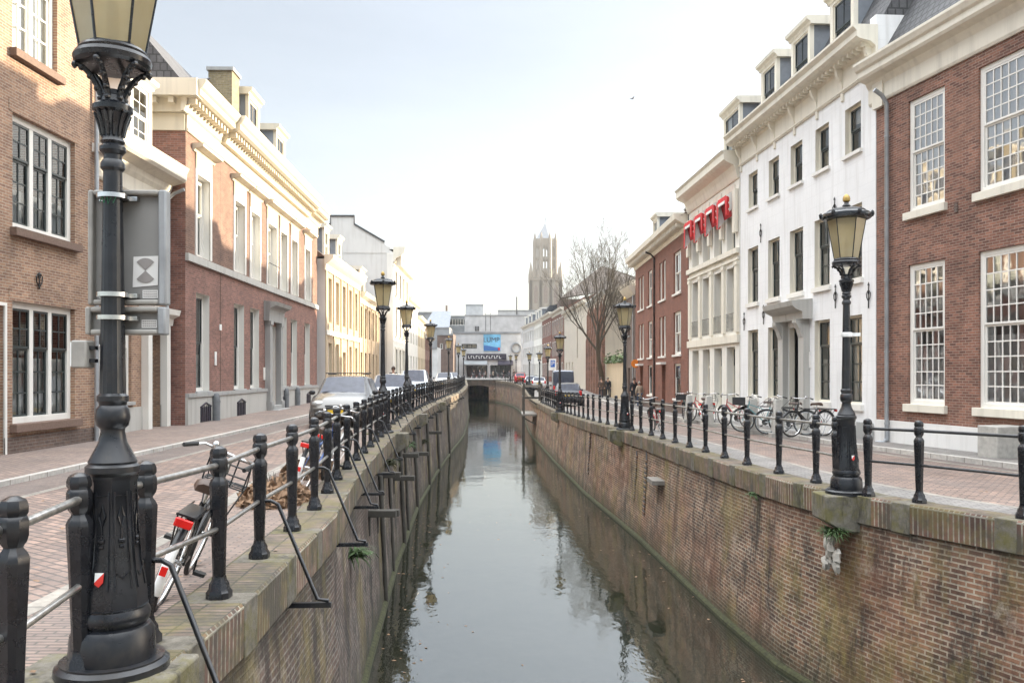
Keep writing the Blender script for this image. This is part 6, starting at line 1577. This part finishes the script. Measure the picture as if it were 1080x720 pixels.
# birds
def bird(loc, heading, label, wings):
    root = empty('bird',loc,heading,label,'bird'); mb = MB()
    mb.tube([(-.2,0,.02),(-.08,0,.04),(0,0,.07),(.09,0,.1),(.14,0,.15),(.19,0,.16),(.23,0,.15)],[.02,.045,.065,.06,.038,.035,.006],8)
    if wings:
        for s_ in (-1,1): mb.add([(.08,0,.1),(-.06,0,.09),(-.1,s_*.3,.2),(-.02,s_*.42,.16),(.08,s_*.22,.2)],[(0,1,2,3,4)])
    else:
        for s_ in (-1,1): mb.tube([(.0,s_*.025,.06),(.0,s_*.025,0)],.006,4)
    mb.v = [(x*.6,y*.6,z*.6) for x,y,z in mb.v] if not wings else mb.v; mb.build('body','feather',root,smooth=60)
bird((-9.0,25.1,10.24),rad(10),'pigeon sitting on the cornice corner of the red mansion',False)
bird(((667-CX)/F*90,90,E-(105-HZ)/F*90),rad(30),'small dark bird flying high over the canal',True)

# ------------------------------------------------------------------ sky, sun, camera
SUN_AZ, SUN_EL = 60., 13.5      # clockwise from +y
w = bpy.data.worlds.new('World'); scene.world = w; w.use_nodes = True; nt = w.node_tree; nt.nodes.clear()
sky = nt.nodes.new('ShaderNodeTexSky'); sky.sky_type = 'NISHITA'; sky.sun_disc = False; sky.sun_elevation = rad(SUN_EL); sky.sun_rotation = rad(SUN_AZ); sky.air_density = 1.0; sky.dust_density = 2.2; sky.ozone_density = 1.5
bg = nt.nodes.new('ShaderNodeBackground'); bg.inputs[1].default_value = .05
wo = nt.nodes.new('ShaderNodeOutputWorld')
hs = nt.nodes.new('ShaderNodeHueSaturation'); hs.inputs['Saturation'].default_value = .6
nt.links.new(sky.outputs[0],hs.inputs['Color']); nt.links.new(hs.outputs[0],bg.inputs[0])
# thin cloud veil near the horizon; unseen bright sky overhead, added to fill shade
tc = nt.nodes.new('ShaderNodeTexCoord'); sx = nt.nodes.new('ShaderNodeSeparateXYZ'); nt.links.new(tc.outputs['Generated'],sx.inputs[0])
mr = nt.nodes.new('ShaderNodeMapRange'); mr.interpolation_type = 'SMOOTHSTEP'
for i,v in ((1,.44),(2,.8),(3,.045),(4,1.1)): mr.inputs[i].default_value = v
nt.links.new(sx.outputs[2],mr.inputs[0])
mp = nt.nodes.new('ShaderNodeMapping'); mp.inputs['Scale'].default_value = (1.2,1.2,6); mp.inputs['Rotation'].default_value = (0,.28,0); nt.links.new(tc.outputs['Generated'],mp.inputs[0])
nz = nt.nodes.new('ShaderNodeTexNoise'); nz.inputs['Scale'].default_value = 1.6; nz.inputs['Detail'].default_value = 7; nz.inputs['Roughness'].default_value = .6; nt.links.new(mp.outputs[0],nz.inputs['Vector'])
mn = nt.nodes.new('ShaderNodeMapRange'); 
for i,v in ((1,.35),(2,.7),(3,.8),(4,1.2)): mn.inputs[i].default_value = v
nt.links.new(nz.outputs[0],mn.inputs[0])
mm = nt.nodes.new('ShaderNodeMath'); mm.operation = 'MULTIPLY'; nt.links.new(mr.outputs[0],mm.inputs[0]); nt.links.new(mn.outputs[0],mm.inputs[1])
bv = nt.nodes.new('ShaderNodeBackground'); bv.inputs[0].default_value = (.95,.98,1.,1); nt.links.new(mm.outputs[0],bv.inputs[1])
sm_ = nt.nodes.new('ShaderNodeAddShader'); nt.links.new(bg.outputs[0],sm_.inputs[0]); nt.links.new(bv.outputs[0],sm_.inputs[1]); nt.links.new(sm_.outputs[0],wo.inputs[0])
sd = bpy.data.lights.new('sun','SUN'); sd.energy = 3.0; sd.angle = rad(.5); sd.color = (1,.83,.6)
so = bpy.data.objects.new('sun',sd); COL.objects.link(so)
dirv = Vector((math.sin(rad(SUN_AZ))*math.cos(rad(SUN_EL)),math.cos(rad(SUN_AZ))*math.cos(rad(SUN_EL)),math.sin(rad(SUN_EL))))
so.rotation_euler = (-dirv).to_track_quat('-Z','Y').to_euler()
# the hazy winter air
mb = MB(); mb.box(-400,400,-80,900,-6,124); hz_ = mb.build('haze','bollard_grey',uvs=False,smooth=0); hm = bpy.data.materials.new('haze'); hm.use_nodes = True; hm.node_tree.nodes.clear()
pv = hm.node_tree.nodes.new('ShaderNodeVolumePrincipled'); pv.inputs['Density'].default_value = .0002; pv.inputs['Color'].default_value = (.93,.95,.97,1); pv.inputs['Anisotropy'].default_value = .2
ho = hm.node_tree.nodes.new('ShaderNodeOutputMaterial'); hm.node_tree.links.new(pv.outputs[0],ho.inputs['Volume']); hz_.data.materials.clear(); hz_.data.materials.append(hm); hz_['kind'] = 'stuff'; 
cd = bpy.data.cameras.new('camera'); cam = bpy.data.objects.new('camera',cd); COL.objects.link(cam); scene.camera = cam
cam.location = (0,0,E); cam.rotation_euler = (rad(90),0,0); cd.sensor_width = 36; cd.lens = 30; cd.shift_y = (HZ-360)/1080; cd.clip_start = .05; cd.clip_end = 6000
scene.view_settings.view_transform = 'Standard'; scene.view_settings.look = 'None'; scene.view_settings.exposure = EXPO = 2.22
scene.render.engine = 'CYCLES'; scene.cycles.use_denoising = True; scene.cycles.max_bounces = 8; scene.cycles.transparent_max_bounces = 12; scene.cycles.caustics_reflective = False; scene.cycles.caustics_refractive = False
